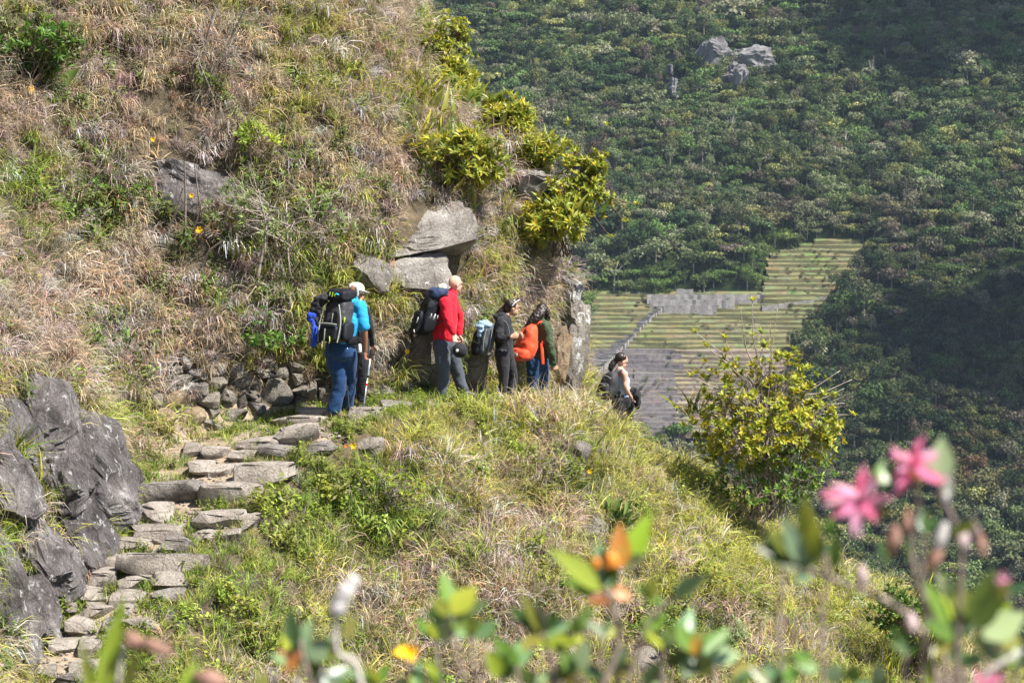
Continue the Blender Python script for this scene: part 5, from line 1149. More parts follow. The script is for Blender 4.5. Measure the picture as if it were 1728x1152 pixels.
# --- the half hidden second hiker
def hiker_hidden():
    J = pix(26.75); org = J(608, 697); h = unit(A3(.75, .65, 0)); lat = np.cross(h, (0, 0, 1.)); up = A3(0, 0, 1)
    t = empty('person', org, 'person in black half hidden behind the hiker in blue, bare ankle showing', 'person', 'hikers on the path')
    hip = J(606, 592); chest = J(606, 548, .06); sh = J(604, 520, .1); neck = J(604, 510, .12); hd = J(602, 499, .15); hl, hr = J(600, 597), J(611, 597, -.05); kl, kr = J(606, 640, .15), J(611, 642, -.06); al, ar = J(603, 682, .3), J(608, 687)
    sr, sl_ = J(617, 524, -.05), J(592, 524, .25); er, wr = J(624, 555, -.02), J(627, 580, .18); el, wl = J(588, 555, .3), J(600, 575, .45)
    b = Blob(org); torso_body(b, hip, chest, sh, neck, lat, (.14, .12, .155, .13), (.105, .09, .105, .08)); head(b, hd, h, up, .95)
    for (s, e, w_) in ((sr, er, wr), (sl_, el, wl)): b.tube([s, s * .5 + e * .5, e, w_], [.052, .044, .038, .028])
    hand(b, wr, A3(.4, .3, -.6), A3(0, .6, -.4), A3(-.5, .6, 0), .16); hand(b, wl, A3(.6, .4, -.4), A3(0, 0, -1), A3(.6, -.6, 0), .16)
    for (p, k, a) in ((hl, kl, al), (hr, kr, ar)): b.tube([p, p * .5 + k * .5, k, k * .5 + a * .5, a], [.085, .078, .056, .052, .036])
    b.grow('body', M_SKIN, t, .008, 2)
    s = Blob(org); s.tube([hip, hip * .5 + chest * .5, chest, sh], [(.16, .125), (.145, .115), (.17, .125), (.13, .09)], lat); s.tube([sh, neck - up * .02], [.08, .06])
    for (a_, e, w_) in ((sr, er, wr), (sl_, el, wl)): s.tube([a_ * .85 + sh * .15, a_, e, w_], [.07, .068, .054, .045])
    s.grow('shirt', M_BLACK, t, .011, 3, .03, .09)
    s = Blob(org); s.tube([hip + up * .03, hip - up * .04], [(.16, .13), (.16, .14)], lat)
    for (p, k, a) in ((hl, kl, al), (hr, kr, ar)): s.tube([p, p * .5 + k * .5, k, k * .3 + a * .7], [.105, .1, .076, .066])
    s.grow('cropped_trousers', M_BLACK, t, .011, 3, .03, .09)
    c = Blob(org); c.ell(hd + up * .035 - h * .015, (.086, .106, .088), [lat, h, up]); c.grow('hair', M_HAIR, t, .009, 2, .02, .05)
    shoe(t, org, al + up * .02, A3(.9, .3, 0), M_SHOEG); shoe(t, org, ar + up * .02, A3(.9, .2, 0), M_SHOEG)
hiker_hidden()
# --- man in red
def hiker_red():
    J = pix(27.4); org = J(748, 673); h = unit(A3(.93, .36, 0)); lat = np.cross(h, (0, 0, 1.)); up = A3(0, 0, 1)
    t = empty('person', org, 'bald person in a red sweater and grey trousers holding a black cap', 'person', 'hikers on the path')
    hip = J(750, 577, .08); chest = J(751, 530, .08); sh = J(757, 503, .1); neck = J(764, 493, .12); hd = J(768.5, 479, .13)
    hl, hr = J(745, 582, -.03), J(756, 582, .18); kl, kr = J(748, 626, -.05), J(771, 625, .22); al, ar = J(745, 664, -.04), J(781, 659, .24)
    sr, sl_ = J(751, 508, -.1), J(763, 507, .3); er, wr = J(756, 541, -.2), J(766, 563, -.2); el, wl = J(775, 540, .36), J(775, 566, .3)
    b = Blob(org); torso_body(b, hip, chest, sh, neck, lat, (.16, .145, .185, .15), (.13, .12, .13, .09)); f = unit(A3(.8, .58, -.12)); head(b, hd, f, up); eyes(t, org, hd, f, up)
    for (s, e, w_) in ((sr, er, wr), (sl_, el, wl)): b.tube([s, s * .5 + e * .5, e, w_], [.06, .05, .043, .03])
    hand(b, wr, A3(.12, -.15, -1), A3(.5, -.2, 0), A3(.5, .5, 0), .18, 1.2); hand(b, wl, A3(.3, 0, -1), A3(-.5, 0, 0), A3(.5, -.5, 0))
    for (p, k, a) in ((hl, kl, al), (hr, kr, ar)): b.tube([p, p * .5 + k * .5, k, k * .5 + a * .5, a], [.09, .08, .06, .055, .04])
    b.grow('body', M_SKIN_FAIR, t, .008, 2)
    s = Blob(org); s.tube([hip + up * .06, hip * .45 + chest * .55, chest, sh], [(.195, .165), (.19, .165), (.215, .165), (.16, .11)], lat); s.tube([sh, neck + up * .005], [.09, .066])
    for (a_, e, w_) in ((sr, er, wr), (sl_, el, wl)): s.tube([a_ * .8 + sh * .2, a_, a_ * .5 + e * .5, e, w_ * .9 + e * .1], [.085, .086, .078, .068, .05])
    s.grow('sweater', M_RED, t, .011, 3, .035, .12)
    s = Blob(org); s.tube([hip + up * .05, hip - up * .05], [(.18, .155), (.185, .16)], lat)
    for (p, k, a) in ((hl, kl, al), (hr, kr, ar)): s.tube([p, p * .5 + k * .5, k, k * .45 + a * .55, a + up * .02], [.125, .112, .092, .084, .082])
    s.grow('trousers', M_GREYP, t, .011, 3, .03, .12)
    shoe(t, org, al + up * .015, A3(.9, -.1, 0), M_SHOEG); shoe(t, org, ar + up * .015, A3(.95, .1, 0), M_SHOEG)
    c0 = J(772, 588, -.24); q = empty('cap', c0, 'black baseball cap held low in the right hand of the person in red', 'cap'); ax = [unit(A3(.35, -.9, .1)), unit(A3(.9, .3, -.35)), unit(A3(.3, 0, .95))]
    d = Blob(c0); d.ell(c0 + A3(.035, 0, -.03), (.105, .095, .10), [A3(1, 0, 0), A3(0, 1, 0), up]); d.grow('crown', M_BLACK, q, .008, 2, .01, .06); d = Blob(c0); d.box(c0 + A3(-.05, 0, .035), (.14, .15, .02), [A3(.75, 0, .66), A3(0, 1, 0), A3(-.66, 0, .75)], .8, 0, 3); d.plain('brim', M_BLACK, q); d = Blob(c0); d.ell(c0 + A3(.0, -.088, -.02), (.022, .006, .022)); d.plain('round_badge', M_WHITE, q)
    pc = J(722, 531, -.02); U = unit(up + A3(.28, .05, 0)); ax = [lat, h, U]; pk = empty('backpack', pc, 'black backpack with a navy lid and white marks on the person in red', 'backpack', 'backpacks on the hikers')
    z = lambda a, c_, d_: lat * a + h * d_ + U * c_
    l = Blob(pc); l.box(pc, (.34, .24, .58), ax, .55, .1, 4, .02, 13); l.grow('main_bag', M_PACKB, pk, .011, 2, .03, .1)
    l = Blob(pc); l.box(pc + U * .305 + h * .05, (.32, .27, .17), ax, .65, 0, 4, .02, 15); l.grow('lid', M_PACKN, pk, .011, 2, .03, .08)
    l = Blob(pc); l.box(pc - U * .1 - h * .13, (.27, .1, .34), ax, .6, 0, 4, .012, 16); l.grow('front_pocket', M_PACKB, pk, .011, 2, .02, .08)
    l = Blob(pc); l.box(pc - U * .12 + lat * .18, (.07, .18, .24), ax, .6, 0, 3, .01, 17); l.grow('side_pocket', M_PACKB, pk, .011, 2)
    q = MB(); q.tube([z(.19, .02, .04), z(.215, -.06, .02)], .012, .012, 5); q.tube([z(.2, .03, -.02), z(.21, -.04, -.03)], .008, .008, 5); q.tube([z(.14, -.02, -.18), z(.15, -.1, -.185)], .009, .009, 5); q.tube([z(.19, .0, .08), z(.2, -.05, .08)], .009, .009, 5); q.tube([z(.1, -.2, -.18), z(.13, -.24, -.17)], .007, .007, 5); q.build('white_mark', M_WHITE, pk)
    for (P_) in ([J(737, 505, -.12), J(752, 497, -.12), J(760, 512, -.06), J(752, 535, -.2), J(735, 548, -.16)],): q = Blob(pc); q.tube(P_, [(.028, .012)] * len(P_), A3(0, 1, 0)); q.grow('shoulder_strap', M_PACKB, pk, .008, 1)
    c0 = J(747, 484, -.02); q = Blob(c0); q.box(c0, (.12, .1, .07), [A3(1, 0, 0), A3(0, 1, 0), up], .6, 0, 3, .02, 4); tag(q.grow('folded_cloth', M_CREAM, None, .008, 2, .02, .05, c0), 'pale folded cloth on top of the black backpack behind the neck', 'cloth')
hiker_red()
# --- the three women
def hair_strands(t, org, paths, r):
    b = Blob(org)
    for P_, rr in paths: b.tube(P_, rr)
    return b
def hiker_black():
    J = pix(28.4); org = J(848, 692); h = unit(A3(.95, .3, 0)); lat = np.cross(h, (0, 0, 1.)); up = A3(0, 0, 1)
    t = empty('person', org, 'person in a black hoodie and leggings with white sunglasses pushed up on dark hair', 'person', 'hikers on the path')
    hip = J(851, 592, .05); chest = J(849, 556, .05); sh = J(849, 538, .05); neck = J(857, 531, .06); hd = J(865, 519, .07)
    hl, hr = J(848, 597, -.05), J(854, 597, .14); kl, kr = J(850, 640, -.06), J(866, 636, .18); al, ar = J(845, 683, -.02), J(858, 682, .18)
    sr, sl_ = J(846, 543, -.11), J(852, 543, .22); er, wr = J(843, 570, -.2), J(862, 568, -.24); el, wl = J(862, 570, .24), J(872, 566, .05)
    b = Blob(org); torso_body(b, hip, chest, sh, neck, lat, (.15, .12, .145, .12), (.11, .09, .11, .075)); f = unit(A3(.93, .28, -.12)); head(b, hd, f, up, .95); eyes(t, org, hd, f, up, .95)
    for (s, e, w_) in ((sr, er, wr), (sl_, el, wl)): b.tube([s, s * .5 + e * .5, e, w_], [.048, .042, .036, .026])
    hand(b, wr, A3(.9, .1, .1), A3(.1, .8, 0), A3(.2, 0, .9), .155, 1.1); hand(b, wl, A3(.6, -.4, .1), A3(0, .3, -.8), A3(0, 0, 1), .155, 1.0)
    for (p, k, a) in ((hl, kl, al), (hr, kr, ar)): b.tube([p, p * .5 + k * .5, k, k * .5 + a * .5, a], [.09, .08, .055, .052, .036])
    b.grow('body', M_SKIN, t, .008, 2)
    s = Blob(org); s.tube([hip + up * .05, hip * .45 + chest * .55, chest, sh], [(.16, .125), (.155, .13), (.17, .14), (.14, .1)], lat)
    for (a_, e, w_) in ((sr, er, wr), (sl_, el, wl)): s.tube([a_ * .8 + sh * .2, a_, a_ * .5 + e * .5, e, e * .15 + w_ * .85], [.07, .072, .066, .06, .042])
    s.ell(J(843, 534, .05), (.1, .1, .05)); s.tube([J(838, 540, .03), J(845, 532, .0), J(857, 535, .0), J(862, 545, .02)], [.035, .045, .035, .025]); s.grow('hoodie', M_HOOD, t, .011, 3, .035, .08)
    s = Blob(org); s.tube([hip + up * .06, hip - up * .06], [(.155, .125), (.165, .14)], lat)
    for (p, k, a) in ((hl, kl, al), (hr, kr, ar)): s.tube([p, p * .5 + k * .5, k, k * .5 + a * .5, a], [.108, .096, .068, .065, .05])
    s.grow('leggings', M_LEGG, t, .011, 3, .015, .07); shoe(t, org, al, A3(1, 0, 0), M_SHOEG); shoe(t, org, ar, A3(1, .1, 0), M_SHOEG)
    c = Blob(org); c.ell(hd + up * .04 - f * .03, (.085, .098, .082), [np.cross(f, up), f, up]); c.ell(hd - f * .075 - up * .01, (.07, .055, .075)); c.tube([J(856, 518, .07), J(849, 523, .07), J(843, 527, .06), J(838, 531, .05)], [.05, .05, .042, .02]); c.grow('hair', M_HAIR, t, .009, 1, .025, .035)
    c0 = hd + up * .09 + f * .045; q = empty('sunglasses', c0, 'white-framed sunglasses pushed up on the head of the person in black', 'sunglasses'); r = np.cross(f, up)
    m_ = MB(); m_.tube([A3(0, 0, 0) - r * .08 - f * .08 - up * .07, -r * .086 - f * .02, -r * .07 + f * .03 + up * .03, r * .07 + f * .03 + up * .03, r * .086 - f * .02, r * .08 - f * .08 - up * .07], .0085, .0085, 6); m_.build('frame', M_WHITE, q)
    for k in (-1, 1): d = Blob(c0); d.ell(c0 + r * k * .035 + f * .032 + up * .03, (.03, .008, .022), [r, f, up]); d.plain('lens', M_RUBBER, q)
    pc = J(820, 571, .0); U = unit(up + A3(.16, .02, 0)); ax = [lat, h, U]; pk = empty('backpack', pc, 'grey daypack with a black pocket and pale top on the person in black', 'backpack', 'backpacks on the hikers'); z = lambda a, c_, d_: lat * a + h * d_ + U * c_
    l = Blob(pc); l.box(pc, (.30, .24, .46), ax, .6, .12, 4, .015, 23); l.grow('main_bag', M_PACKG, pk, .011, 2, .02, .1)
    l = Blob(pc); l.box(pc - U * .05 - h * .12, (.25, .12, .38), ax, .6, .1, 4, .012, 24); l.grow('front_pocket', M_PACKB, pk, .011, 2, .03, .07)
    q = MB(); q.tube([z(.155, .16, -.06), z(.165, .0, -.08), z(.15, -.18, -.06)], .006, .006, 5); q.tube([z(.15, .19, .03), z(.166, 0, .02), z(.15, -.2, .02)], .006, .006, 5); q.build('piping', M_PIPE, pk)
    q = Blob(pc); q.tube([J(836, 551, -.1), J(848, 541, -.14), J(857, 550, -.16), J(858, 572, -.2), J(842, 590, -.16)], [(.024, .011)] * 5, A3(0, 1, 0)); q.grow('shoulder_strap', M_PACKG, pk, .008, 1)
    c0 = J(818, 549, -.06); q = Blob(c0); q.tube([J(808, 553, -.08), J(817, 546, -.08), J(826, 550, -.08)], [.06, .07, .05]); q.tube([J(812, 552, -.14), J(808, 566, -.14)], [.045, .03]); tag(q.grow('jacket', M_PALEBL, None, .009, 2, .04, .05, c0), 'pale blue crumpled jacket stuffed in the top of the grey daypack', 'jacket')
hiker_black()
def hiker_green():
    J = pix(29.2); org = J(908, 698); h = unit(A3(.82, .57, 0)); lat = np.cross(h, (0, 0, 1.)); up = A3(0, 0, 1)
    t = empty('person', org, 'person with long dark hair in an olive green jacket and navy trousers', 'person', 'hikers on the path')
    hip = J(907, 603, .05); chest = J(913, 566, .06); sh = J(914, 546, .07); neck = J(917, 538, .08); hd = J(919, 526, .1)
    hl, hr = J(901, 608, -.02), J(913, 608, .1); kl, kr = J(899, 650, .0), J(917, 648, .12); al, ar = J(901, 690), J(915, 690, .12)
    sr, sl_ = J(922, 552, -.1), J(906, 550, .25); er, wr = J(928, 585, -.12), J(934, 614, -.04); el, wl = J(925, 583, .3), J(932, 612, .25)
    b = Blob(org); torso_body(b, hip, chest, sh, neck, lat, (.15, .12, .145, .12), (.11, .09, .11, .075)); f = unit(A3(.75, .6, -.25)); head(b, hd, f, up, .95); eyes(t, org, hd, f, up, .95)
    for (s, e, w_) in ((sr, er, wr), (sl_, el, wl)): b.tube([s, s * .5 + e * .5, e, w_], [.048, .042, .036, .026])
    hand(b, wr, A3(.3, .1, -.95), A3(-.3, .6, 0), A3(.7, .3, 0), .155, .8); hand(b, wl, A3(.2, .1, -.95), A3(-.5, -.3, 0), A3(.5, -.5, 0), .155, .8)
    for (p, k, a) in ((hl, kl, al), (hr, kr, ar)): b.tube([p, p * .5 + k * .5, k, k * .5 + a * .5, a], [.09, .08, .056, .052, .036])
    b.grow('body', M_SKIN, t, .008, 2)
    s = Blob(org); s.tube([hip + up * .02, hip * .45 + chest * .55, chest, sh], [(.18, .14), (.17, .14), (.175, .14), (.13, .09)], lat); s.tube([sh, neck], [.09, .07])
    for (a_, e, w_) in ((sr, er, wr), (sl_, el, wl)): s.tube([a_ * .8 + sh * .2, a_, a_ * .5 + e * .5, e, e * .06 + w_ * .94], [.08, .082, .076, .07, .055])
    s.grow('jacket', M_OLIVE, t, .011, 3, .045, .08)
    s = Blob(org); s.tube([hip + up * .05, hip - up * .06], [(.16, .13), (.172, .145)], lat)
    for (p, k, a) in ((hl, kl, al), (hr, kr, ar)): s.tube([p, p * .5 + k * .5, k, k * .5 + a * .5, a], [.115, .105, .085, .078, .07])
    s.grow('trousers', M_JEAN, t, .011, 3, .03, .08); shoe(t, org, al, A3(.9, .3, 0), M_SHOEG); shoe(t, org, ar, A3(.9, .4, 0), M_SHOEG)
    c = Blob(org); c.ell(hd + up * .032 - f * .03, (.088, .102, .09), [np.cross(f, up), f, up]); r = np.cross(f, up)
    for k, (du, dv) in enumerate(((0, 0), (-3, 2), (3, 3), (-6, 6))): c.tube([J(916 + du * .3, 520, .04), J(909 + du, 530 + dv * .3, -.04), J(900 + du, 539 + dv, -.07), J(892 + du, 546 + dv, -.06)], [.055, .055, .045, .018])
    c.tube([hd + r * .07 + up * .03, hd + r * .085 - up * .08, hd + r * .07 - up * .16 - f * .03], [.035, .035, .02]); c.grow('hair', M_HAIR, t, .009, 1, .03, .03)
    pc = J(891, 577, -.12); U = unit(up + A3(.22, .1, 0)); ax = [lat, h, U]; pk = empty('backpack', pc, 'bright orange daypack on the person in the olive green jacket', 'backpack', 'backpacks on the hikers'); z = lambda a, c_, d_: lat * a + h * d_ + U * c_
    l = Blob(pc); l.box(pc - U * .01 - lat * .02, (.41, .30, .56), ax, .72, .32, 4, .015, 33); l.grow('main_bag', M_PACKO, pk, .011, 3, .025, .1)
    l = Blob(pc); l.box(pc - U * .18 - h * .1 - lat * .02, (.40, .18, .18), ax, .6, 0, 4, .01, 34); l.grow('front_pocket', M_PACKO, pk, .011, 3, .02, .08)
    l = Blob(pc); l.box(pc - U * .18 - h * .192 + lat * .02, (.09, .012, .05), ax, .4, 0, 3); l.plain('pale_patch', M_CREAM, pk); q = MB(); q.tube([z(-.14, -.06, -.15), z(0, -.05, -.172), z(.14, -.06, -.148)], .005, .005, 5); q.tube([z(-.02, .25, -.06), z(.0, .12, -.12)], .005, .005, 5); q.build('zip', M_PACKB, pk)
    l = Blob(pc); l.tube([J(914, 580, -.14), J(915, 595, -.17), J(916, 614, -.18)], [(.026, .01)] * 3, A3(1, 0, 0)); l.grow('dangling_strap', M_PACKO, pk, .007, 1)
    q = Blob(pc); q.tube([J(900, 548, -.08), J(914, 543, -.06), J(921, 552, .02), J(916, 578, -.14)], [(.026, .012)] * 4, A3(1, 0, 0)); q.grow('shoulder_strap', M_PACKO, pk, .008, 1)
hiker_green()
def hiker_top():
    J = pix(31.0); org = J(1047, 766); h = unit(A3(.8, .6, 0)); lat = np.cross(h, (0, 0, 1.)); up = A3(0, 0, 1)
    t = empty('person', org, 'person with tied dark hair and bare shoulders walking down beyond the grass edge', 'person', 'hikers on the path')
    hip = J(1049, 672, .05); chest = J(1048, 643, .05); sh = J(1046, 628, .06); neck = J(1046, 622, .07); hd = J(1050, 609, .1)
    hl, hr = J(1044, 677, -.03), J(1054, 677, .1); kl, kr = J(1046, 718, -.02), J(1062, 714, .25); al, ar = J(1044, 757, -.02), J(1060, 757, .25)
    sr, sl_ = J(1054, 631, -.1), J(1044, 630, .24); er, wr = J(1056, 655, -.12), J(1066, 672, .02); el, wl = J(1060, 655, .28), J(1070, 670, .2)
    b = Blob(org); torso_body(b, hip, chest, sh, neck, lat, (.15, .118, .14, .12), (.11, .09, .105, .07)); f = unit(A3(.8, .42, -.45)); head(b, hd, f, up + A3(.2, .1, 0), .95); eyes(t, org, hd, f, up, .95)
    for (s, e, w_) in ((sr, er, wr), (sl_, el, wl)): b.tube([sh * .25 + s * .75, s, s * .5 + e * .5, e, w_], [.052, .052, .043, .037, .027])
    hand(b, wr, A3(.8, .3, -.5), A3(0, .3, -.7), A3(.3, .6, .4), .155, 1); hand(b, wl, A3(.7, .1, -.5), A3(0, 0, -.9), A3(.3, -.6, .4), .155, 1)
    for (p, k, a) in ((hl, kl, al), (hr, kr, ar)): b.tube([p, p * .5 + k * .5, k, k * .5 + a * .5, a], [.09, .08, .055, .052, .036])
    b.grow('body', M_SKIN_FAIR, t, .008, 2)
    s = Blob(org); s.tube([hip + up * .04, hip * .45 + chest * .55, chest, chest * .45 + sh * .55], [(.163, .125), (.14, .115), (.158, .125), (.125, .09)], lat); s.grow('tank_top', M_TOP, t, .01, 3, .02, .08)
    s = Blob(org); s.tube([hip + up * .06, hip - up * .06], [(.158, .125), (.172, .145)], lat)
    for (p, k, a) in ((hl, kl, al), (hr, kr, ar)): s.tube([p, p * .5 + k * .5, k, k * .5 + a * .5, a], [.115, .103, .078, .07, .06])
    s.grow('trousers', M_BLACK, t, .011, 3, .03, .08); shoe(t, org, al, A3(.9, .3, 0), M_SHOEG); shoe(t, org, ar, A3(.9, .4, 0), M_SHOEG)
    c = Blob(org); c.ell(hd + up * .04 - f * .028, (.085, .1, .084), [unit(np.cross(f, up)), f, unit(up - f * (up @ f))]); c.tube([J(1041, 607, .1), J(1035, 613, .08), J(1031, 620, .06), J(1031, 626, .05)], [.045, .05, .045, .02]); c.grow('hair', M_HAIR, t, .009, 1, .02, .035)
    pc = J(1028, 651, -.1); U = unit(up + A3(.2, .05, 0)); ax = [lat, h, U]; pk = empty('backpack', pc, 'dark grey daypack on the bare-shouldered person beyond the grass edge', 'backpack', 'backpacks on the hikers'); z = lambda a, c_, d_: lat * a + h * d_ + U * c_
    l = Blob(pc); l.box(pc, (.31, .22, .45), ax, .62, .15, 4, .015, 43); l.grow('main_bag', M_PACKD, pk, .011, 2, .02, .1)
    l = Blob(pc); l.box(pc - U * .07 - h * .11, (.26, .1, .26), ax, .6, .1, 4, .01, 44); l.grow('front_pocket', M_PACKD, pk, .011, 2, .02, .08); l = Blob(pc); l.box(pc - U * .12 - h * .165 + lat * .02, (.07, .012, .04), ax, .5, 0, 3); l.plain('oval_patch', M_CREAM, pk)
    q = MB(); q.tube([z(-.12, .13, -.09), z(0, .17, -.115), z(.12, .13, -.09)], .006, .006, 5); q.tube([z(-.1, .02, -.16), z(0, .05, -.17), z(.1, .02, -.16)], .005, .005, 5); q.build('zip', M_PIPE, pk)
    q = Blob(pc); q.tube([J(1034, 634, -.1), J(1046, 624, -.08), J(1052, 630, .04), J(1052, 650, -.02), J(1042, 668, -.1)], [(.026, .012)] * 5, A3(1, 0, 0)); q.grow('shoulder_strap', M_PACKG, pk, .008, 1)
    c0 = J(1069, 670, .1); q = Blob(c0); q.tube([J(1062, 664, .02), J(1069, 660, .05), J(1074, 668, .06), J(1076, 686, .06)], [.045, .065, .07, .04]); q.tube([J(1064, 668, .04), J(1066, 688, .05)], [.05, .035]); tag(q.grow('jacket', M_BLACK, None, .009, 2, .05, .05, c0), 'black jacket bundled in the hands of the bare-shouldered person', 'jacket')
hiker_top()
# ------------------------------------------------------------------ the shrubs right in front of the camera (out of focus)
M_FRONT = leaf_mat('leathery_leaves', trans=.42, rough=.32, gloss=.5)
M_PETAL = leaf_mat('pink_petal_tissue', trans=.45, rough=.6, gloss=.2)
M_FSTEM = plain('front_stem', (.30, .235, .20), .85, .2, 60, .4, .2, .001)
M_PSTEM = plain('pale_front_stem', (.55, .50, .46), .85, .2, 60, .3, .2, .001)
M_PUFF = plain('white_seed_head', (.50, .47, .45), .95, .1, 80, .2, .3, .002)
M_POD = plain('dry_brown_pod', (.30, .17, .13), .8, .2, 60, .5, .2, .002)
M_PODP = plain('pale_pink_pod', (.58, .44, .44), .8, .2, 60, .3, .2, .002)
M_BUD = plain('orange_bud', (.85, .30, .04), .5, .4, 60, .15, 0)
FC = dict(y=(.40, .47, .05), g=(.17, .29, .05), d=(.07, .13, .03), b=(.20, .34, .16), p=(.36, .46, .24), o=(.55, .30, .05), s=(.75, .28, .12), n=(.30, .11, .03), v=(.24, .25, .05), w=(.55, .58, .50), k=(.88, .46, .56), m=(.85, .27, .44))  # pale green puts the glossy highlight of leaves into their colour
class Front:
    def __init__(s, name, label, cat, root, y):
        s.y = y; a = np.array(at(root[0], root[1], y)); a[2] = float(HFI.z(np.array([a[0]]), np.array([y]))[0]); s.o = a; s.t = empty(name, a, label, cat); s.r = np.random.default_rng(int(root[0]))
    def P(s, u, v, dy=0): return np.array(at(u, v, s.y + dy)) - s.o
    def leaf(s, u0, v0, u1, v1, w, c='g', dz=None, name='leaf', m=None, tip=.5):
        dy = s.r.uniform(-.03, .05) if dz is None else dz; a = s.P(u0, v0); b = s.P(u1, v1, dy); ln = np.linalg.norm(b - a); mb = MB(); up = unit(A3(s.r.normal(0, .25), -.8, .6))
        mb.leaf(A3(0, 0, 0), b - a, up, ln * 1.05, w * 1.12 * s.y / F, s.r.uniform(-.08, .12), .28, (1, 1, 1), 0, 8, tip); me = mesh(name, mb.V, mb.F, m or M_FRONT, True); fcolor(me, 'var', np.ones((len(me.polygons), 3)))
        o = link(name, me, s.t, Vector(a)); o['tint'] = [float(q * s.r.uniform(.85, 1.15)) for q in FC[c]]; return o
    def stem(s, pts, w, m=None, name='stem', foot=True):
        P_ = [s.P(*p) for p in pts]; mb = MB(); w *= .8; mb.tube(P_, w * .42 * s.y / F, w * .55 * s.y / F, 7)
        if foot:
            e = A3(s.r.normal(0, .02), s.r.normal(0, .02), -.03); mb.tube([P_[-1], P_[-1] * .5 + e * .5, e], w * .55 * s.y / F, w * .8 * s.y / F, 7); return mb.build(name, m or M_FSTEM, s.t)
    def lump(s, u, v, w, h, m, name, ang=0, seed=0):
        V, Fs = rock_verts((w * s.y / F, w * s.y / F, h * s.y / F), seed + int(u), sub=3, boxy=1, cuts=3, rough=.05, chip=.2); V = V * (1 - .55 * np.abs(V[:, 2:3]) / (h * s.y / F * .5 + 1e-6)) ** np.array([1, 1, 0]) if name == 'pod' else V; V = V @ np.array(Matrix.Rotation(ang, 3, 'Y')).T
        return link(name, mesh(name, V, Fs, m, True), s.t, Vector(s.P(u, v)))
    def bloom(s, u, v, tips, w, c):
        for (a, b) in tips:
            for q in range(4): s.leaf(u + s.r.normal(0, 5), v + s.r.normal(0, 5), a + s.r.normal(0, 9), b + s.r.normal(0, 9), w * .62 * s.r.uniform(.6, 1.1), c if s.r.uniform() < .6 else 'k', s.r.uniform(-.03, .02), 'petal', M_PETAL, .6)
f = Front('strap_leaf_plant', 'blurred yellow-green strap-leaved plant with drooping brown pods in the bottom left corner', 'plant', (200, 1400), 1.85)
for a in [(172,1170,213,1008,34,'y'),(157,1170,139,1070,18,'y'),(211,1165,238,1094,24,'v'),(315,1175,329,1112,28,'y'),(300,1180,322,1130,22,'v'),(436,1180,446,1126,26,'v'),(190,1180,180,1100,18,'v')]: f.leaf(*a, tip=.3)
f.stem([(218,1084), (207,1100), (197,1160)], 9, M_PSTEM); f.lump(258,1089,26,68,M_POD,'pod',-1.25,1); f.lump(226,1080,30,40,M_POD,'pod',-.6,2); f.lump(355,1146,34,66,M_POD,'pod',-1.2,3); f.stem([(352,1140), (340,1170)], 9)
f = Front('front_shrub', 'blurred shrub with blue-green leaves and a white fluffy seed head left of bottom centre', 'shrub', (540, 1420), 1.95)
for a in [(498,1088,487,1026,28,'b'),(510,1090,523,1044,24,'p'),(512,1112,470,1097,20,'s'),(520,1110,557,1080,36,'b'),(515,1105,528,1150,36,'v'),(581,1080,600,1036,20,'v'),(545,1156,590,1123,28,'b'),(505,1100,498,1060,20,'g'),(530,1120,540,1165,30,'d'),(500,1110,480,1130,20,'n')]: f.leaf(*a)
f.stem([(505,1070), (512,1110), (530,1170)], 10); f.stem([(566,1036), (569,1100), (598,1116), (612,1170)], 13, M_PSTEM); f.lump(580,1004,30,46,M_PUFF,'seed_head',.4,1); f.lump(568,1022,34,30,M_PUFF,'seed_head',0,2); f.lump(592,986,20,34,M_PUFF,'seed_head',.5,3)
f.stem([(462,1128), (464,1170)], 11, M_PSTEM); f.stem([(499,1142), (504,1175)], 12, M_PSTEM); f.stem([(546,1126), (530,1170)], 11, M_PSTEM)
f = Front('front_flower', 'blurred bright yellow flower near the bottom edge left of centre', 'flower', (692, 1420), 2.1)
for k in range(6): az = k * 1.05; f.leaf(688, 1101, 688 + 22 * math.cos(az), 1101 + 13 * math.sin(az), 17, 'y', None, 'petal', M_YEL)
f.stem([(688,1104), (690,1170)], 5)
f = Front('front_shrub', 'blurred shrub of leathery green leaf rosettes with an orange bud in the bottom centre', 'shrub', (960, 1430), 2.0)
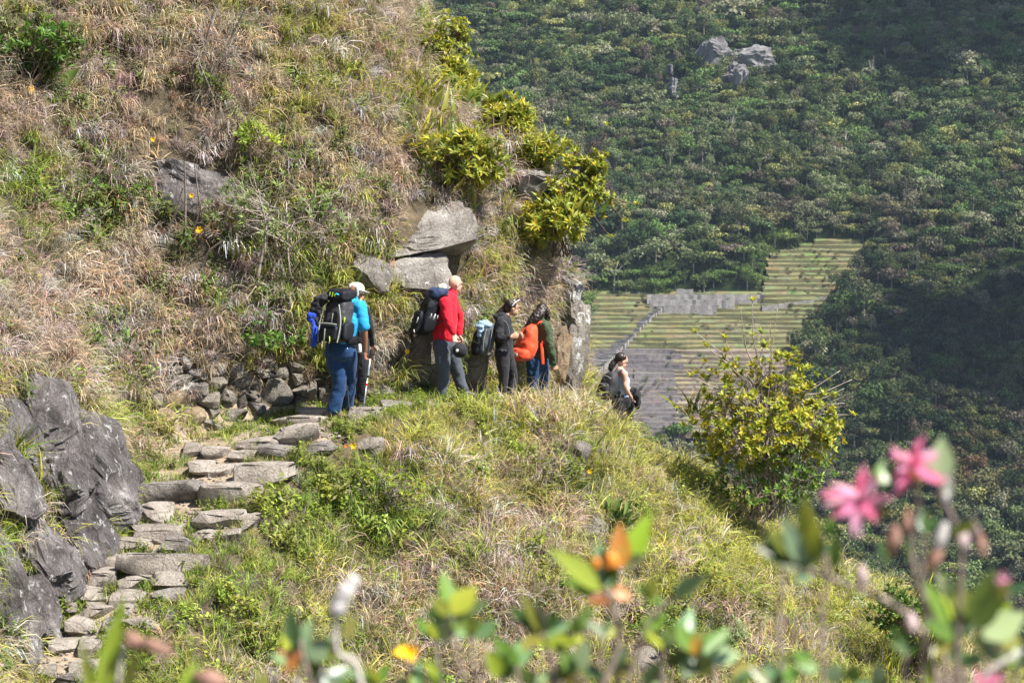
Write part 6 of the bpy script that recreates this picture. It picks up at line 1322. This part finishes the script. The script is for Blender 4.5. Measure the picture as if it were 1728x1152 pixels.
for a in [(1013,993,936,927,36,'y'),(1010,1002,953,976,26,'g'),(1027,990,1010,914,30,'b'),(1048,957,1046,884,32,'o'),(1057,957,1094,870,40,'y'),(1058,952,1087,940,24,'p'),(1027,992,1040,952,30,'d'),(1022,990,985,945,18,'v'),(1031,1008,990,1018,26,'n'),(1030,998,1066,1006,24,'s'),
 (763,1036,746,966,32,'g'),(765,1036,802,988,40,'y'),(760,1036,716,1034,30,'d'),(768,1038,830,1008,24,'d'),(760,1040,749,1082,30,'p'),(764,1036,772,996,26,'v'),(764,1040,785,1062,26,'g'),(758,1036,727,1008,22,'v'),
 (916,1068,858,1022,26,'d'),(916,1066,905,1022,28,'p'),(914,1066,880,1000,20,'v'),(920,1068,960,1046,28,'p'),(920,1072,969,1082,20,'y'),(918,1064,944,1032,18,'g'),(912,1072,880,1095,26,'v'),
 (975,1130,946,1102,32,'g'),(978,1128,997,1081,34,'p'),(972,1132,922,1138,30,'d'),(980,1132,1028,1140,28,'d'),(970,1135,955,1160,30,'v'),
 (1097,1012,1107,970,22,'v'),(1138,1004,1191,970,30,'b'),(1086,1064,1125,1036,30,'g'),(1095,1014,1075,985,20,'d'),(1097,1015,1128,1012,22,'g'),
 (1176,1106,1141,1053,28,'g'),(1178,1106,1230,1060,30,'g'),(1180,1106,1247,1104,40,'p'),(1172,1108,1122,1118,30,'d'),(1176,1110,1202,1140,34,'v'),(1176,1104,1172,1072,24,'o'),(1172,1112,1150,1145,30,'d'),
 (845,1140,820,1095,26,'y'),(850,1140,856,1098,24,'g'),(845,1142,870,1120,22,'d'),(1050,1140,1072,1110,24,'v')]: f.leaf(*a)
f.lump(1031,946,22,26,M_BUD,'bud',0,1); f.lump(1005,951,15,20,M_BUD,'bud',0,2); f.lump(822,1112,18,46,M_PODP,'pod',.1,3)
f.stem([(1022,994), (1042,1050), (1040,1100), (1010,1170)], 15); f.stem([(1100,1012), (1062,1020), (1045,1075)], 13, None, 'stem', False); f.stem([(763,1040), (768,1090), (790,1170)], 10); f.stem([(916,1070), (930,1110), (940,1170)], 10); f.stem([(975,1134), (972,1175)], 10); f.stem([(1176,1110), (1150,1150), (1120,1190)], 11); f.stem([(1138,1006), (1110,1030), (1086,1066), (1070,1120), (1050,1180)], 8); f.stem([(846,1142), (850,1180)], 8)
f = Front('pink_flowered_shrub', 'blurred shrub with ragged pink flowers, pale pods and leathery leaves in the lower right corner', 'shrub', (1600, 1430), 1.8)
for a in [(1361,956,1273,920,40,'d'),(1355,950,1316,868,30,'p'),(1372,935,1356,842,40,'y'),(1372,958,1350,866,44,'g'),(1352,950,1297,893,30,'v'),(1366,968,1342,982,26,'b'),(1358,955,1290,940,24,'g'),
 (1492,822,1490,778,34,'g'),(1560,812,1530,794,20,'n'),(1586,816,1590,738,42,'p'),(1594,850,1598,790,30,'w'),(1500,868,1446,864,30,'v'),(1489,952,1491,915,26,'g'),(1404,905,1400,870,20,'g'),(1408,960,1412,905,22,'g'),
 (1600,1060,1555,972,30,'g'),(1600,1062,1590,1008,26,'y'),(1648,1062,1672,964,50,'g'),(1626,1060,1616,975,32,'v'),(1660,1075,1728,1036,48,'p'),(1630,1068,1636,1012,30,'p'),(1650,1085,1722,1082,46,'v'),(1575,1158,1565,1116,32,'y'),(1610,1075,1560,1050,28,'g'),(1640,1080,1690,1110,40,'d'),(1600,1080,1575,1105,26,'v'),
 (1350,1118,1362,1092,30,'g'),(1348,1118,1314,1110,26,'v'),(1354,1120,1373,1136,36,'p'),(1400,1150,1418,1120,30,'b'),(1436,1150,1446,1118,30,'d'),(1340,1125,1330,1155,28,'g'),(1535,945,1520,905,26,'d'),(1560,960,1580,925,24,'n'),(1605,900,1650,880,22,'v')]: f.leaf(*a)
f.bloom(1450, 838, [(1393,845),(1441,898),(1408,868),(1490,843),(1456,793),(1470,812),(1420,822),(1480,870)], 21, 'm'); f.bloom(1540, 786, [(1498,755),(1577,760),(1512,797),(1580,818),(1510,838),(1542,752),(1562,775),(1525,770)], 21, 'm'); f.bloom(1660, 1158, [(1640,1140),(1665,1135),(1690,1148)], 16, 'm'); f.bloom(1690, 978, [(1684,968),(1698,970)], 12, 'm')
f.stem([(1361,958), (1440,990), (1515,1024), (1567,1085), (1582,1170)], 13); f.stem([(1540,790), (1549,850), (1537,930), (1560,1010), (1590,1090), (1600,1180)], 13); f.stem([(1450,845), (1480,890), (1520,960), (1560,1010)], 9, None, 'stem', False); f.stem([(1592,842), (1618,900), (1622,960), (1616,1070), (1612,1180)], 11); f.stem([(1728,1098), (1672,1130), (1640,1180)], 13, M_PSTEM); f.stem([(1657,930), (1630,985)], 7, None, 'stem', False); f.stem([(1350,1120), (1380,1180)], 9); f.stem([(1410,1145), (1400,1180)], 9); f.stem([(1403,880), (1408,975)], 7, None, 'stem', False)
for i, (u, v, w_, h_, m_, an) in enumerate([(1455,974,22,44,M_PODP,-.1),(1507,908,26,66,M_POD,.1),(1586,908,22,60,M_PUFF,.35),(1625,908,22,44,M_PODP,-.1),(1656,918,20,48,M_POD,-.2),(1580,938,26,56,M_POD,.2),(1537,1050,24,40,M_PODP,-.2),(1530,880,18,50,M_POD,0),(1594,836,24,34,M_PUFF,0),(1645,890,14,30,M_PODP,-.3)]): f.lump(u, v, w_, h_, m_, 'pod', an, i)

def filler(name, label, root, y, spots, seed):
    f = Front(name, label, 'shrub', root, y); r = random.Random(seed)
    for (u, v, n, l) in spots:
        for k in range(n):
            a = r.uniform(-2.9, -.25); q = l * r.uniform(.6, 1.1); f.leaf(u + r.uniform(-5, 5), v + r.uniform(-4, 8), u + q * math.cos(a), v + q * math.sin(a) * .9, q * r.uniform(.34, .5), r.choice('ggdvpbyd'))
        f.stem([(u, v), (u + r.uniform(-8, 8), v + 40), (u + r.uniform(-14, 14), v + 90)], 9)
filler('front_shrub', 'blurred leafy twigs along the bottom edge left of the orange bud shrub', (620, 1440), 2.15, [(735,1075,5,54),(795,1070,5,54),(505,1120,6,56),(555,1110,5,46),(640,1150,6,50),(700,1160,5,45),(590,1160,5,44),(745,1150,5,46)], 3)
filler('front_shrub', 'blurred leafy twigs along the bottom edge right of the orange bud shrub', (1080, 1440), 2.1, [(870,1120,6,56),(945,1095,5,54),(985,1060,5,46),(1150,1080,6,56),(1205,1105,6,58),(905,1150,6,50),(1040,1135,6,52),(1090,1155,6,50),(1240,1150,5,46),(1020,1070,5,40),(1120,1090,5,42)], 4)
filler('front_shrub', 'blurred leafy twigs at the bottom edge below the pink flowers', (1500, 1440), 1.95, [(1660,1030,6,66),(1610,1075,6,60),(1700,1000,5,56),(1320,940,4,56),(1390,930,4,48),(1300,1150,5,44),(1480,1160,6,46),(1530,1100,5,50),(1600,1010,5,50),(1690,1060,6,56),(1715,1120,6,56),(1560,900,4,40),(1625,1120,6,52)], 5)
